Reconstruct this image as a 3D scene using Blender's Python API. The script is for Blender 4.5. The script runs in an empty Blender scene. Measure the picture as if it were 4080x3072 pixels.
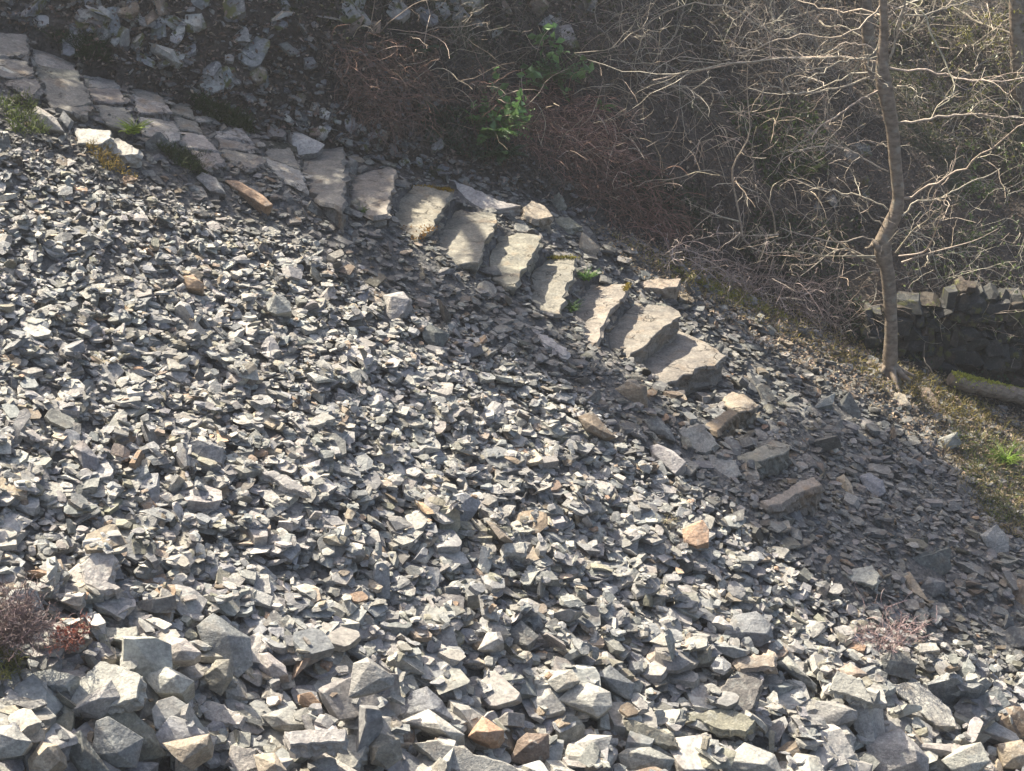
import bpy, bmesh, math, random
import numpy as np
from mathutils import Vector, Matrix, noise as mnoise
from mathutils.geometry import delaunay_2d_cdt

RAD = math.radians
SC = bpy.context.scene
COL = SC.collection
# ------------------------------------------------------------------ camera, sky, sun, exposure
CAM_H, PITCH, FPX = 14.0, RAD(24), 9000.0
cam = bpy.data.cameras.new("camera")
cam.sensor_width = 36.0
cam.lens = 36.0 * FPX / 4080.0
cam.clip_start, cam.clip_end = 0.1, 1000.0
camo = bpy.data.objects.new("camera", cam)
camo.location = (0, 0, CAM_H)
camo.rotation_euler = (RAD(90) - PITCH, 0, 0)
COL.objects.link(camo)
SC.camera = camo

SUN_EL, SUN_AZ = RAD(50), RAD(-48)          # azimuth measured from +Y, negative towards -X
SUN_DIR = np.array([math.sin(SUN_AZ) * math.cos(SUN_EL), math.cos(SUN_AZ) * math.cos(SUN_EL), math.sin(SUN_EL)])
world = bpy.data.worlds.new("World")
SC.world = world
world.use_nodes = True
wn = world.node_tree.nodes
wl = world.node_tree.links
sky = wn.new("ShaderNodeTexSky")
sky.sky_type = 'NISHITA'
sky.sun_disc = False
sky.sun_elevation = SUN_EL
sky.sun_rotation = SUN_AZ
sky.air_density = 1.0
sky.dust_density = 5.0
sky.ozone_density = 0.6
bg = next(n for n in wn if n.type == 'BACKGROUND')
bg.inputs["Strength"].default_value = 0.10
wl.new(sky.outputs[0], bg.inputs[0])
sun = bpy.data.lights.new("sun", 'SUN')
sun.energy = 4.9
sun.angle = RAD(0.5)
sun.color = (1.0, 0.915, 0.75)
suno = bpy.data.objects.new("sun", sun)
suno.rotation_euler = Vector(-Vector(SUN_DIR)).to_track_quat('-Z', 'Y').to_euler()
suno.location = (-20, 40, 40)
COL.objects.link(suno)
SC.view_settings.view_transform = 'Standard'
SC.view_settings.look = 'None'
SC.view_settings.gamma = 1.0
SC.view_settings.exposure = 1.42

rng = np.random.default_rng(7)
random.seed(7)

# ------------------------------------------------------------------ small maths
def unit(v):
    v = np.asarray(v, float)
    return v / np.maximum(np.linalg.norm(v, axis=-1, keepdims=True), 1e-9)

def hash2(ix, iy, s):
    h = (ix.astype(np.int64) * 374761393 + iy.astype(np.int64) * 668265263 + s * 974634777) & 0xFFFFFFFF
    h = ((h ^ (h >> 13)) * 1274126177) & 0xFFFFFFFF
    return ((h ^ (h >> 16)) & 0xFFFF) / 65535.0

def vnoise(x, y, s=0):
    x = np.asarray(x, float); y = np.asarray(y, float)
    ix = np.floor(x); iy = np.floor(y)
    fx = x - ix; fy = y - iy
    fx = fx * fx * (3 - 2 * fx); fy = fy * fy * (3 - 2 * fy)
    a = hash2(ix, iy, s); b = hash2(ix + 1, iy, s); c = hash2(ix, iy + 1, s); d = hash2(ix + 1, iy + 1, s)
    return (a * (1 - fx) + b * fx) * (1 - fy) + (c * (1 - fx) + d * fx) * fy - 0.5

def fbm(x, y, s=0, o=4):
    v = 0; a = 1.0
    for k in range(o):
        v = v + a * vnoise(x * 2 ** k, y * 2 ** k, s + k)
        a *= 0.5
    return v

FWD = np.array([0, math.cos(PITCH), -math.sin(PITCH)])
UPV = np.array([0, math.sin(PITCH), math.cos(PITCH)])
RGT = np.array([1.0, 0, 0])
CPOS = np.array([0, 0, CAM_H])

def rays(px):
    px = np.atleast_2d(np.asarray(px, float))
    return FWD + ((px[:, 0] - 2040) / FPX)[:, None] * RGT + ((1536 - px[:, 1]) / FPX)[:, None] * UPV

def project(P):
    d = np.asarray(P) - CPOS
    f = d @ FWD
    return np.stack([2040 + FPX * (d @ RGT) / f, 1536 - FPX * (d @ UPV) / f], -1)

def on_plane(px, p0, n):
    D = rays(px)
    t = ((np.asarray(p0) - CPOS) @ np.asarray(n)) / (D @ np.asarray(n))
    return CPOS + D * t[:, None]

# ------------------------------------------------------------------ the lie of the land
AX, AY = -0.55, 0.25
def sat(x, m):
    return m * np.tanh(x / m)
def plane_a(x, y):
    return CAM_H - 13.9 + AX * sat(x, 26.0) + AY * y

def hit_f(px, f):
    D = rays(px)
    t = np.full(len(D), 12.0); done = np.zeros(len(D), bool); lo = t.copy(); hi = t.copy()
    step = 0.05
    for k in range(1100):
        P = CPOS + D * t[:, None]
        below = (P[:, 2] < f(P[:, 0], P[:, 1])) & ~done
        lo[below] = t[below] - step; hi[below] = t[below]
        done |= below
        t = t + np.where(done, 0, step)
        if done.all(): break
    for k in range(14):
        m = (lo + hi) / 2
        P = CPOS + D * m[:, None]
        b = P[:, 2] < f(P[:, 0], P[:, 1])
        hi = np.where(b, m, hi); lo = np.where(b, lo, m)
    return CPOS + D * hi[:, None]

STAIR_PX = [(-900, 180), (0, 440), (150, 440), (330, 470), (540, 520), (680, 590), (830, 670), (1000, 720), (1180, 800), (1300, 850), (1480, 900), (1680, 1000),
            (1850, 1090), (2060, 1190), (2200, 1270), (2330, 1370), (2460, 1450), (2620, 1550), (2780, 1700), (2880, 1800),
            (3030, 2000), (3300, 2200), (3700, 2450), (4080, 2650), (4900, 3000)]
q = hit_f(STAIR_PX, plane_a)
SX, SY = q[:, 0], q[:, 1]
o_ = np.argsort(SX); SX = SX[o_]; SY = SY[o_]
def lin(x, X, Y):
    r = np.interp(x, X, Y)
    s0 = (Y[1] - Y[0]) / (X[1] - X[0]); s1 = (Y[-1] - Y[-2]) / (X[-1] - X[-2])
    return r + np.where(x < X[0], (x - X[0]) * s0, 0) + np.where(x > X[-1], (x - X[-1]) * s1, 0)
def ys(x): return lin(np.clip(x, -12, 12), SX, SY)
def terr0(x, y):
    s = ys(x)
    return plane_a(x, np.minimum(y, s)) + 0.06 * np.maximum(y - s, 0)
CREASE_PX = [(-900, -60), (60, 150), (500, 340), (900, 490), (1400, 620), (1800, 710), (2200, 830), (2700, 1030), (3300, 1300), (3700, 1480), (4080, 1660), (4900, 2000)]
q = hit_f(CREASE_PX, terr0)
CX, CY = q[:, 0], q[:, 1]
def yc(x): return lin(np.clip(x, -12, 12), CX, CY)
def bank(t, x):
    t = np.maximum(t, 0)
    k = np.clip((x + 1.9) / 2.2, 0, 1)
    foot = (1.35 - .75 * k) * np.minimum(t, 0.7)
    up = (0.72 - .22 * k) * np.clip(t - 0.7, 0, 8)
    return foot + up + 0.12 * np.clip(t - 8.7, 0, 60)

FILLS = []
CARVES = []           # (polygon xy, level): stair treads cut into the slope
def in_poly(x, y, poly):
    x = np.asarray(x); y = np.asarray(y)
    r = np.zeros(x.shape, bool)
    n = len(poly)
    for i in range(n):
        x0, y0 = poly[i]; x1, y1 = poly[(i + 1) % n]
        c = ((y0 > y) != (y1 > y)) & (x < (x1 - x0) * (y - y0) / (y1 - y0 + 1e-12) + x0)
        r ^= c
    return r
def terr(x, y):
    x = np.asarray(x, float); y = np.asarray(y, float)
    c = yc(x)
    t = y - c
    z = terr0(x, np.minimum(y, c)) + bank(t + 0.12 * fbm(x * 1.3, y * 1.3, 31, 3), x)
    w = np.clip((t + 0.1) / 0.6, 0, 1)
    z = z + w * (0.35 * fbm(x * 0.7, y * 0.7, 11, 3) + 0.10 * fbm(x * 4, y * 4, 15, 3))
    z = z + (1 - w) * (0.16 * fbm(x * 0.6, y * 0.6, 21, 2) + 0.03 * fbm(x * 5, y * 5, 23, 2))
    for poly, lev, bb in CARVES:
        m = (x > bb[0]) & (x < bb[1]) & (y > bb[2]) & (y < bb[3])
        if m.any():
            mm = in_poly(x, y, poly) & m & (t < 0.12)
            z = np.where(mm, np.minimum(z, lev), z)
    for poly, lev, bb in FILLS:
        m = (x > bb[0]) & (x < bb[1]) & (y > bb[2]) & (y < bb[3])
        if m.any(): z = np.where(in_poly(x, y, poly) & m, lev, z)
    return z
def hit(px): return hit_f(px, terr)
def tnormal(x, y, e=0.15):
    x = np.asarray(x, float); y = np.asarray(y, float)
    gx = (terr(x + e, y) - terr(x - e, y)) / (2 * e)
    gy = (terr(x, y + e) - terr(x, y - e)) / (2 * e)
    return unit(np.stack([-gx, -gy, np.ones_like(gx)], -1))

# ------------------------------------------------------------------ object helpers
def tag(o, label=None, cat=None, group=None, kind=None):
    if label: o["label"] = label
    if cat: o["category"] = cat
    if group: o["group"] = group
    if kind: o["kind"] = kind
    return o

def link(name, me, mats=(), parent=None):
    for m in (mats if isinstance(mats, (list, tuple)) else [mats]):
        me.materials.append(m)
    o = bpy.data.objects.new(name, me)
    COL.objects.link(o)
    if parent: o.parent = parent
    return o

def empty(name, loc=(0, 0, 0)):
    o = bpy.data.objects.new(name, None)
    o.location = loc
    o.empty_display_size = 0.1
    COL.objects.link(o)
    return o

class MB:
    """collects vertices, same-size faces and per-vertex tint / rest coordinates; builds one mesh"""
    def __init__(s): s.v = []; s.f = []; s.t = []; s.r = []; s.n = 0
    def add(s, V, F, tint=None, rest=None):
        V = np.asarray(V, float).reshape(-1, 3)
        s.v.append(V)
        s.f.append(np.asarray(F, np.int64) + s.n)
        s.n += len(V)
        t = np.ones((len(V), 3)) * 0.5 if tint is None else np.broadcast_to(np.asarray(tint, float), (len(V), 3))
        s.t.append(t)
        s.r.append(V if rest is None else rest)
    def build(s, name, mats, parent=None, smooth=False, origin=None):
        V = np.concatenate(s.v)
        if origin is not None: V = V - np.asarray(origin)
        me = bpy.data.meshes.new(name)
        me.vertices.add(len(V)); me.vertices.foreach_set("co", V.astype(np.float32).ravel())
        tot = np.concatenate([np.full(len(f), f.shape[1], np.int32) for f in s.f])
        idx = np.concatenate([f.ravel() for f in s.f]).astype(np.int32)
        me.loops.add(len(idx)); me.loops.foreach_set("vertex_index", idx)
        me.polygons.add(len(tot))
        st = np.zeros(len(tot), np.int32); st[1:] = np.cumsum(tot)[:-1]
        me.polygons.foreach_set("loop_start", st)
        me.polygons.foreach_set("use_smooth", np.full(len(tot), smooth, bool))
        me.update(calc_edges=True)
        a = me.attributes.new("tint", 'FLOAT_COLOR', 'POINT')
        T = np.concatenate(s.t)
        a.data.foreach_set("color", np.concatenate([T, np.ones((len(T), 1))], 1).astype(np.float32).ravel())
        a = me.attributes.new("rest", 'FLOAT_VECTOR', 'POINT')
        a.data.foreach_set("vector", np.concatenate(s.r).astype(np.float32).ravel())
        o = link(name, me, mats, parent)
        if origin is not None: o.location = origin
        return o

def strands(P, R, sides=3):
    P = np.asarray(P, float); N, K, _ = P.shape
    R = np.broadcast_to(np.asarray(R, float), (N, K))
    t = unit(np.gradient(P, axis=1))
    ref = unit(rng.normal(size=(N, 1, 3)))
    a = ref - (ref * t).sum(-1, keepdims=True) * t
    a = unit(a); b = np.cross(t, a)
    an = np.arange(sides) * 2 * math.pi / sides
    V = P[:, :, None, :] + R[:, :, None, None] * (np.cos(an)[None, None, :, None] * a[:, :, None, :] + np.sin(an)[None, None, :, None] * b[:, :, None, :])
    base = np.arange(N)[:, None, None] * K * sides + np.arange(K - 1)[None, :, None] * sides
    j = np.arange(sides)[None, None, :]; j2 = (j + 1) % sides
    F = np.stack([base + j, base + j2, base + sides + j2, base + sides + j], -1).reshape(-1, 4)
    return V.reshape(-1, 3), F

def leaves(C, D, L, W, nrm=None):
    """one folded leaf (two quads -> four triangles) per point: C centre base, D direction, L length, W half width"""
    N = len(C); D = unit(D)
    n = unit(rng.normal(size=(N, 3))) if nrm is None else unit(nrm + 0.5 * rng.normal(size=(N, 3)))
    s = unit(np.cross(D, n)); n = np.cross(s, D)
    L = np.broadcast_to(L, (N,))[:, None]; W = np.broadcast_to(W, (N,))[:, None]
    tip = C + D * L - n * L * 0.15
    m = C + D * L * 0.5
    V = np.stack([C, m + s * W + n * W * 0.4, tip, m - s * W + n * W * 0.4], 1)
    b = np.arange(N)[:, None] * 4
    F = np.concatenate([b + np.array([[0, 1, 2]]), b + np.array([[0, 2, 3]])])
    return V.reshape(-1, 3), F

# ------------------------------------------------------------------ materials
def new_mat(name):
    m = bpy.data.materials.new(name)
    m.use_nodes = True
    nt = m.node_tree
    b = next(n for n in nt.nodes if n.type == 'BSDF_PRINCIPLED')
    return m, nt, b
def nd(nt, typ, **kw):
    n = nt.nodes.new(typ)
    for k, v in kw.items():
        if k.startswith("i_"):
            n.inputs[k[2:].replace("_", " ")].default_value = v
        else: setattr(n, k, v)
    return n
def noise_n(nt, vec, scale, detail=4, rough=0.55):
    n = nd(nt, "ShaderNodeTexNoise")
    n.inputs["Scale"].default_value = scale; n.inputs["Detail"].default_value = detail; n.inputs["Roughness"].default_value = rough
    if vec is not None: nt.links.new(vec, n.inputs["Vector"])
    return n
def ramp(nt, src, p0, p1, c0=(0, 0, 0, 1), c1=(1, 1, 1, 1)):
    r = nd(nt, "ShaderNodeValToRGB")
    r.color_ramp.elements[0].position = p0; r.color_ramp.elements[1].position = p1
    r.color_ramp.elements[0].color = c0; r.color_ramp.elements[1].color = c1
    nt.links.new(src, r.inputs[0])
    return r
def mixc(nt, fac, a, b, mode='MIX'):
    m = nd(nt, "ShaderNodeMix", data_type='RGBA', blend_type=mode)
    for s, v in ((m.inputs[0], fac), (m.inputs[6], a), (m.inputs[7], b)):
        if isinstance(v, (int, float)): s.default_value = v
        elif isinstance(v, tuple): s.default_value = v
        else: nt.links.new(v, s)
    return m.outputs[2]

def stone_mat(name, obj_color=False, lichen=0.35, stain=0.35, moss=0.0, scale=1.0, cracks=False):
    m, nt, b = new_mat(name)
    L = nt.links
    at = nd(nt, "ShaderNodeAttribute", attribute_name="rest")
    vec = at.outputs["Vector"]
    if obj_color:
        oi = nd(nt, "ShaderNodeObjectInfo"); tint = oi.outputs["Color"]
        add = nd(nt, "ShaderNodeVectorMath", operation='MULTIPLY_ADD')
        cmb = nd(nt, "ShaderNodeCombineXYZ")
        for k in range(3): L.new(oi.outputs["Random"], cmb.inputs[k])
        L.new(cmb.outputs[0], add.inputs[0]); add.inputs[1].default_value = (37, 53, 71); L.new(vec, add.inputs[2])
        vec = add.outputs[0]
    else:
        tint = nd(nt, "ShaderNodeAttribute", attribute_name="tint").outputs["Color"]
    n1 = noise_n(nt, vec, 7 * scale, 5, 0.6)
    r1 = ramp(nt, n1.outputs[0], 0.25, 0.75, (0.58, 0.58, 0.60, 1), (1.36, 1.33, 1.28, 1))
    c = mixc(nt, 1.0, tint, r1.outputs[0], 'MULTIPLY')
    n2 = noise_n(nt, vec, 13 * scale, 6, 0.7)
    r2 = ramp(nt, n2.outputs[0], 0.54, 0.62)
    k2 = nd(nt, "ShaderNodeMath", operation='MULTIPLY'); L.new(r2.outputs[0], k2.inputs[0]); k2.inputs[1].default_value = lichen
    c = mixc(nt, k2.outputs[0], c, (0.42, 0.42, 0.38, 1))
    n3 = noise_n(nt, vec, 4.3 * scale, 4, 0.6)
    r3 = ramp(nt, n3.outputs[0], 0.56, 0.72)
    k3 = nd(nt, "ShaderNodeMath", operation='MULTIPLY'); L.new(r3.outputs[0], k3.inputs[0]); k3.inputs[1].default_value = stain
    c = mixc(nt, k3.outputs[0], c, (0.22, 0.15, 0.09, 1))
    n5 = noise_n(nt, vec, 45 * scale, 3, 0.7)
    r5 = ramp(nt, n5.outputs[0], 0.3, 0.7, (0.62, 0.62, 0.63, 1), (1.28, 1.28, 1.25, 1))
    c = mixc(nt, 1.0, c, r5.outputs[0], 'MULTIPLY')
    if moss:
        n6 = noise_n(nt, vec, 5 * scale, 4, 0.7)
        r6 = ramp(nt, n6.outputs[0], 0.6 - 0.2 * moss, 0.66 - 0.2 * moss)
        c = mixc(nt, r6.outputs[0], c, (0.10, 0.10, 0.035, 1))
    if cracks:
        nw = noise_n(nt, vec, 5, 3)
        va = nd(nt, "ShaderNodeVectorMath", operation='MULTIPLY_ADD')
        L.new(nw.outputs["Color"], va.inputs[0]); va.inputs[1].default_value = (.5, .5, .5); L.new(vec, va.inputs[2])
        ms = nd(nt, "ShaderNodeMapping"); ms.inputs["Scale"].default_value = (2.0, 4.2, .3); ms.inputs["Rotation"].default_value = (0, 0, .5)
        L.new(va.outputs[0], ms.inputs["Vector"])
        vo = nd(nt, "ShaderNodeTexVoronoi", feature='DISTANCE_TO_EDGE'); vo.inputs["Scale"].default_value = 1.0
        L.new(ms.outputs[0], vo.inputs["Vector"])
        nm = noise_n(nt, vec, 3.1, 3)
        rm = ramp(nt, nm.outputs[0], 0.42, 0.6)
        ad = nd(nt, "ShaderNodeMath", operation='MULTIPLY_ADD'); L.new(rm.outputs[0], ad.inputs[0]); ad.inputs[1].default_value = 0.06; L.new(vo.outputs["Distance"], ad.inputs[2])
        rc = ramp(nt, ad.outputs[0], 0.0, 0.03, (.45, .43, .41, 1), (1, 1, 1, 1))
        c = mixc(nt, 1.0, c, rc.outputs[0], 'MULTIPLY')
        vcol = nd(nt, "ShaderNodeTexVoronoi"); vcol.inputs["Scale"].default_value = 1.0
        L.new(ms.outputs[0], vcol.inputs["Vector"])
        rk = ramp(nt, vcol.outputs["Color"], 0.1, 0.9, (.88, .88, .89, 1), (1.08, 1.07, 1.05, 1))
        c = mixc(nt, 1.0, c, rk.outputs[0], 'MULTIPLY')
    L.new(c, b.inputs["Base Color"])
    b.inputs["Roughness"].default_value = 0.72
    b.inputs["Specular IOR Level"].default_value = 0.35
    mp = nd(nt, "ShaderNodeMapping"); mp.inputs["Scale"].default_value = (7 * scale, 7 * scale, 21 * scale)
    L.new(vec, mp.inputs["Vector"])
    n4 = noise_n(nt, mp.outputs[0], 1.0, 5, 0.65)
    bp = nd(nt, "ShaderNodeBump"); bp.inputs["Strength"].default_value = 0.7; bp.inputs["Distance"].default_value = 0.028
    L.new(n4.outputs[0], bp.inputs["Height"])
    n7 = noise_n(nt, vec, 38 * scale, 5, 0.75)
    bp2 = nd(nt, "ShaderNodeBump"); bp2.inputs["Strength"].default_value = 0.75; bp2.inputs["Distance"].default_value = 0.014
    L.new(n7.outputs[0], bp2.inputs["Height"]); L.new(bp.outputs[0], bp2.inputs["Normal"])
    if cracks:
        bp3 = nd(nt, "ShaderNodeBump"); bp3.inputs["Strength"].default_value = 0.9; bp3.inputs["Distance"].default_value = 0.03
        L.new(rc.outputs[0], bp3.inputs["Height"]); L.new(bp2.outputs[0], bp3.inputs["Normal"]); bp2 = bp3
        bp4 = nd(nt, "ShaderNodeBump"); bp4.inputs["Strength"].default_value = 0.6; bp4.inputs["Distance"].default_value = 0.03
        L.new(vcol.outputs["Color"], bp4.inputs["Height"]); L.new(bp3.outputs[0], bp4.inputs["Normal"]); bp2 = bp4
    L.new(bp2.outputs[0], b.inputs["Normal"])
    return m

M_STONE = stone_mat("scree_stone_mass")
M_ROCK = stone_mat("scree_rock", obj_color=True)
M_STEP = stone_mat("stair_slab", obj_color=True, lichen=0.25, stain=0.6, cracks=True)
M_MOSSROCK = stone_mat("bank_rock", obj_color=True, lichen=0.55, stain=0.5, moss=0.35)
M_WALL = stone_mat("walling_stone", lichen=0.1, stain=0.3, moss=0.15)

def plain_mat(name, rough=0.8, trans=0.0, noise_amt=0.5, nscale=20, spec=0.3):
    m, nt, b = new_mat(name)
    t = nd(nt, "ShaderNodeAttribute", attribute_name="tint").outputs["Color"]
    g = nd(nt, "ShaderNodeNewGeometry")
    n = noise_n(nt, g.outputs["Position"], nscale, 3)
    r = ramp(nt, n.outputs[0], 0.3, 0.7, (1 - noise_amt,) * 3 + (1,), (1 + noise_amt,) * 3 + (1,))
    c = mixc(nt, 1.0, t, r.outputs[0], 'MULTIPLY')
    nt.links.new(c, b.inputs["Base Color"])
    b.inputs["Roughness"].default_value = rough
    b.inputs["Specular IOR Level"].default_value = spec
    if trans:
        tr = nd(nt, "ShaderNodeBsdfTranslucent")
        nt.links.new(c, tr.inputs["Color"])
        mx = nd(nt, "ShaderNodeMixShader"); mx.inputs[0].default_value = trans
        out = next(n for n in nt.nodes if n.type == 'OUTPUT_MATERIAL')
        nt.links.new(b.outputs[0], mx.inputs[1]); nt.links.new(tr.outputs[0], mx.inputs[2])
        nt.links.new(mx.outputs[0], out.inputs["Surface"])
    return m
M_TWIG = plain_mat("twig_bark", 0.55, 0, 0.35, 30, 0.5)
M_DEAD = plain_mat("dead_stems", 0.8, 0.0, 0.4, 12)
M_LEAF = plain_mat("green_leaf", 0.4, 0.35, 0.3, 12, 0.5)
M_LITTER = plain_mat("leaf_litter", 0.85, 0.15, 0.4, 10)
M_GRASS = plain_mat("grass_blades", 0.6, 0.35, 0.3, 6)
def bark_mat():
    m, nt, b = new_mat("tree_bark")
    L = nt.links
    g = nd(nt, "ShaderNodeNewGeometry")
    mp = nd(nt, "ShaderNodeMapping"); mp.inputs["Scale"].default_value = (9, 9, 19)
    L.new(g.outputs["Position"], mp.inputs["Vector"])
    n = noise_n(nt, mp.outputs[0], 1.0, 5, 0.6)
    r = ramp(nt, n.outputs[0], 0.35, 0.7, (0.13, 0.098, 0.07, 1), (0.31, 0.245, 0.185, 1))
    n2 = noise_n(nt, g.outputs["Position"], 9, 4)
    r2 = ramp(nt, n2.outputs[0], 0.55, 0.68)
    c = mixc(nt, r2.outputs[0], r.outputs[0], (0.28, 0.25, 0.20, 1))
    L.new(c, b.inputs["Base Color"])
    b.inputs["Roughness"].default_value = 0.75
    bp = nd(nt, "ShaderNodeBump"); bp.inputs["Strength"].default_value = 0.8; bp.inputs["Distance"].default_value = 0.02
    L.new(n.outputs[0], bp.inputs["Height"]); L.new(bp.outputs[0], b.inputs["Normal"])
    return m
M_BARK = bark_mat()
def ground_mat():
    m, nt, b = new_mat("ground_soil")
    L = nt.links
    t = nd(nt, "ShaderNodeAttribute", attribute_name="tint").outputs["Color"]
    g = nd(nt, "ShaderNodeNewGeometry"); P = g.outputs["Position"]
    n = noise_n(nt, P, 9, 6, 0.7)
    r = ramp(nt, n.outputs[0], 0.3, 0.7, (0.5, 0.5, 0.5, 1), (1.5, 1.45, 1.4, 1))
    c = mixc(nt, 1.0, t, r.outputs[0], 'MULTIPLY')
    v = nd(nt, "ShaderNodeTexVoronoi"); v.inputs["Scale"].default_value = 22
    L.new(P, v.inputs["Vector"])
    r2 = ramp(nt, v.outputs["Color"], 0.2, 0.9, (0.7, 0.7, 0.7, 1), (1.3, 1.3, 1.3, 1))
    c = mixc(nt, 1.0, c, r2.outputs[0], 'MULTIPLY')
    L.new(c, b.inputs["Base Color"]); b.inputs["Roughness"].default_value = 0.9
    bp = nd(nt, "ShaderNodeBump"); bp.inputs["Strength"].default_value = 1.0; bp.inputs["Distance"].default_value = 0.06
    L.new(n.outputs[0], bp.inputs["Height"])
    bp2 = nd(nt, "ShaderNodeBump"); bp2.inputs["Strength"].default_value = 0.8; bp2.inputs["Distance"].default_value = 0.03
    L.new(v.outputs["Distance"], bp2.inputs["Height"]); L.new(bp.outputs[0], bp2.inputs["Normal"])
    L.new(bp2.outputs[0], b.inputs["Normal"])
    return m
M_GROUND = ground_mat()
# ------------------------------------------------------------------ rock shapes
TINT = {'pale grey': (.362, .35, .327), 'grey': (.287, .279, .264), 'blue grey': (.222, .227, .232), 'dark grey': (.155, .155, .15),
        'beige': (.24, .222, .192), 'dull beige': (.20, .19, .175), 'tan': (.34, .285, .225), 'rusty orange': (.36, .25, .175), 'olive grey': (.22, .21, .17), 'brown': (.21, .165, .125)}
def tint(name, j=0.12):
    c = np.array(TINT[name]) * (1 + rng.uniform(-j, j))
    return np.clip(c * (1 + rng.uniform(-.03, .03, 3)), 0.02, 0.8)

def bm_arrays(bm):
    bmesh.ops.triangulate(bm, faces=bm.faces[:])
    bm.verts.index_update()
    V = np.array([v.co[:] for v in bm.verts])
    F = np.array([[v.index for v in f.verts] for f in bm.faces])
    bm.free()
    return V, F

def roughen(bm, seg, amp, seed, passes=3):
    for _ in range(passes):
        bmesh.ops.triangulate(bm, faces=[f for f in bm.faces if len(f.verts) > 3])
        es = [e for e in bm.edges if e.calc_length() > seg * 1.5]
        if not es or len(bm.faces) > 6000: break
        bmesh.ops.subdivide_edges(bm, edges=es, cuts=1)
    bmesh.ops.triangulate(bm, faces=bm.faces[:])
    bm.normal_update()
    off = Vector((seed * 3.7, seed * 1.3, seed * 7.1))
    mv = []
    for v in bm.verts:
        p = v.co + off
        n = mnoise.fractal(p * (0.55 / seg * 0.25), 0.8, 2.0, 4)
        st = mnoise.noise(Vector((p.x * 0.1, p.y * 0.1, p.z / (seg * 1.5))))
        mv.append(v.normal * (amp * n + amp * 0.5 * st))
    for v, d in zip(bm.verts, mv): v.co += d
    return bm

def proto(kind, seed, hi):
    r = random.Random(seed)
    dims = {'slab': (1, r.uniform(.6, .9), r.uniform(.10, .20)), 'block': (1, r.uniform(.65, .95), r.uniform(.32, .48)),
            'wedge': (1, r.uniform(.5, .8), r.uniform(.22, .36)), 'splinter': (1, r.uniform(.28, .42), r.uniform(.12, .24))}[kind]
    bm = bmesh.new()
    bmesh.ops.create_cube(bm, size=1.0)
    for v in bm.verts: v.co = Vector((v.co.x * dims[0], v.co.y * dims[1], v.co.z * dims[2]))
    def cut(co, no):
        g = bm.verts[:] + bm.edges[:] + bm.faces[:]
        res = bmesh.ops.bisect_plane(bm, geom=g, plane_co=co, plane_no=no, clear_outer=True)
        ed = [e for e in res['geom_cut'] if isinstance(e, bmesh.types.BMEdge)]
        if ed: bmesh.ops.edgeloop_fill(bm, edges=ed)
    if kind == 'wedge':
        cut(Vector((0, 0, r.uniform(-.05, .08))), Vector((r.uniform(.35, .6), r.uniform(-.15, .15), 1)).normalized())
    for k in range(r.randint(6, 9)):                 # split corners along steep joints
        a = r.uniform(0, 2 * math.pi)
        d = Vector((math.cos(a), math.sin(a), r.uniform(-.35, .35)))
        s = r.uniform(.30, .46) * (abs(math.cos(a)) * dims[0] + abs(math.sin(a)) * dims[1]) * 1.0
        cut(Vector((d.x * s, d.y * s, 0)), d.normalized())
    for k in range(r.randint(2, 4)):                 # chipped top and bottom
        a = r.uniform(0, 2 * math.pi)
        d = Vector((math.cos(a) * r.uniform(.2, .9), math.sin(a) * r.uniform(.2, .9), r.choice((-1, 1, 1))))
        p = Vector((d.x * .28 * dims[0], d.y * .28 * dims[1], (1 if d.z > 0 else -1) * dims[2] * r.uniform(.34, .48)))
        cut(p, d.normalized())
    pts = [v.co.copy() for v in bm.verts]
    bm.free(); bm = bmesh.new()
    for p in pts: bm.verts.new(p)
    bmesh.ops.remove_doubles(bm, verts=bm.verts[:], dist=0.006)
    bmesh.ops.convex_hull(bm, input=bm.verts[:])
    bmesh.ops.delete(bm, geom=[v for v in bm.verts if not v.link_faces], context='VERTS')
    bmesh.ops.recalc_face_normals(bm, faces=bm.faces[:])
    bmesh.ops.dissolve_limit(bm, angle_limit=RAD(4), verts=bm.verts[:], edges=bm.edges[:])
    if hi:
        bmesh.ops.bevel(bm, geom=bm.edges[:], offset=0.010, segments=1, affect='EDGES', clamp_overlap=True)
        roughen(bm, 0.085, 0.012, seed)
    V, F = bm_arrays(bm)
    L = np.ptp(V[:, 0])
    V = (V - (V.max(0) + V.min(0)) / 2) / max(L, .3)
    return V, F

KINDS = ['slab'] * 11 + ['block'] * 10 + ['wedge'] * 11 + ['splinter'] * 4
LOW = [(k, *proto(k, 100 + i, False)) for i, k in enumerate(KINDS)]
HI = [(k, *proto(k, 100 + i, True)) for i, k in enumerate(KINDS)]

def mesh_of(name, V, F, rest=None, mats=()):
    mb = MB(); mb.add(V, F, None, rest if rest is not None else V)
    o = mb.build(name, mats)
    return o

def densify(P, d):
    out = []
    for i in range(len(P)):
        a = P[i]; b = P[(i + 1) % len(P)]
        n = max(1, int(round(np.linalg.norm(b - a) / d)))
        for k in range(n): out.append(a + (b - a) * k / n)
    return np.array(out)

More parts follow.
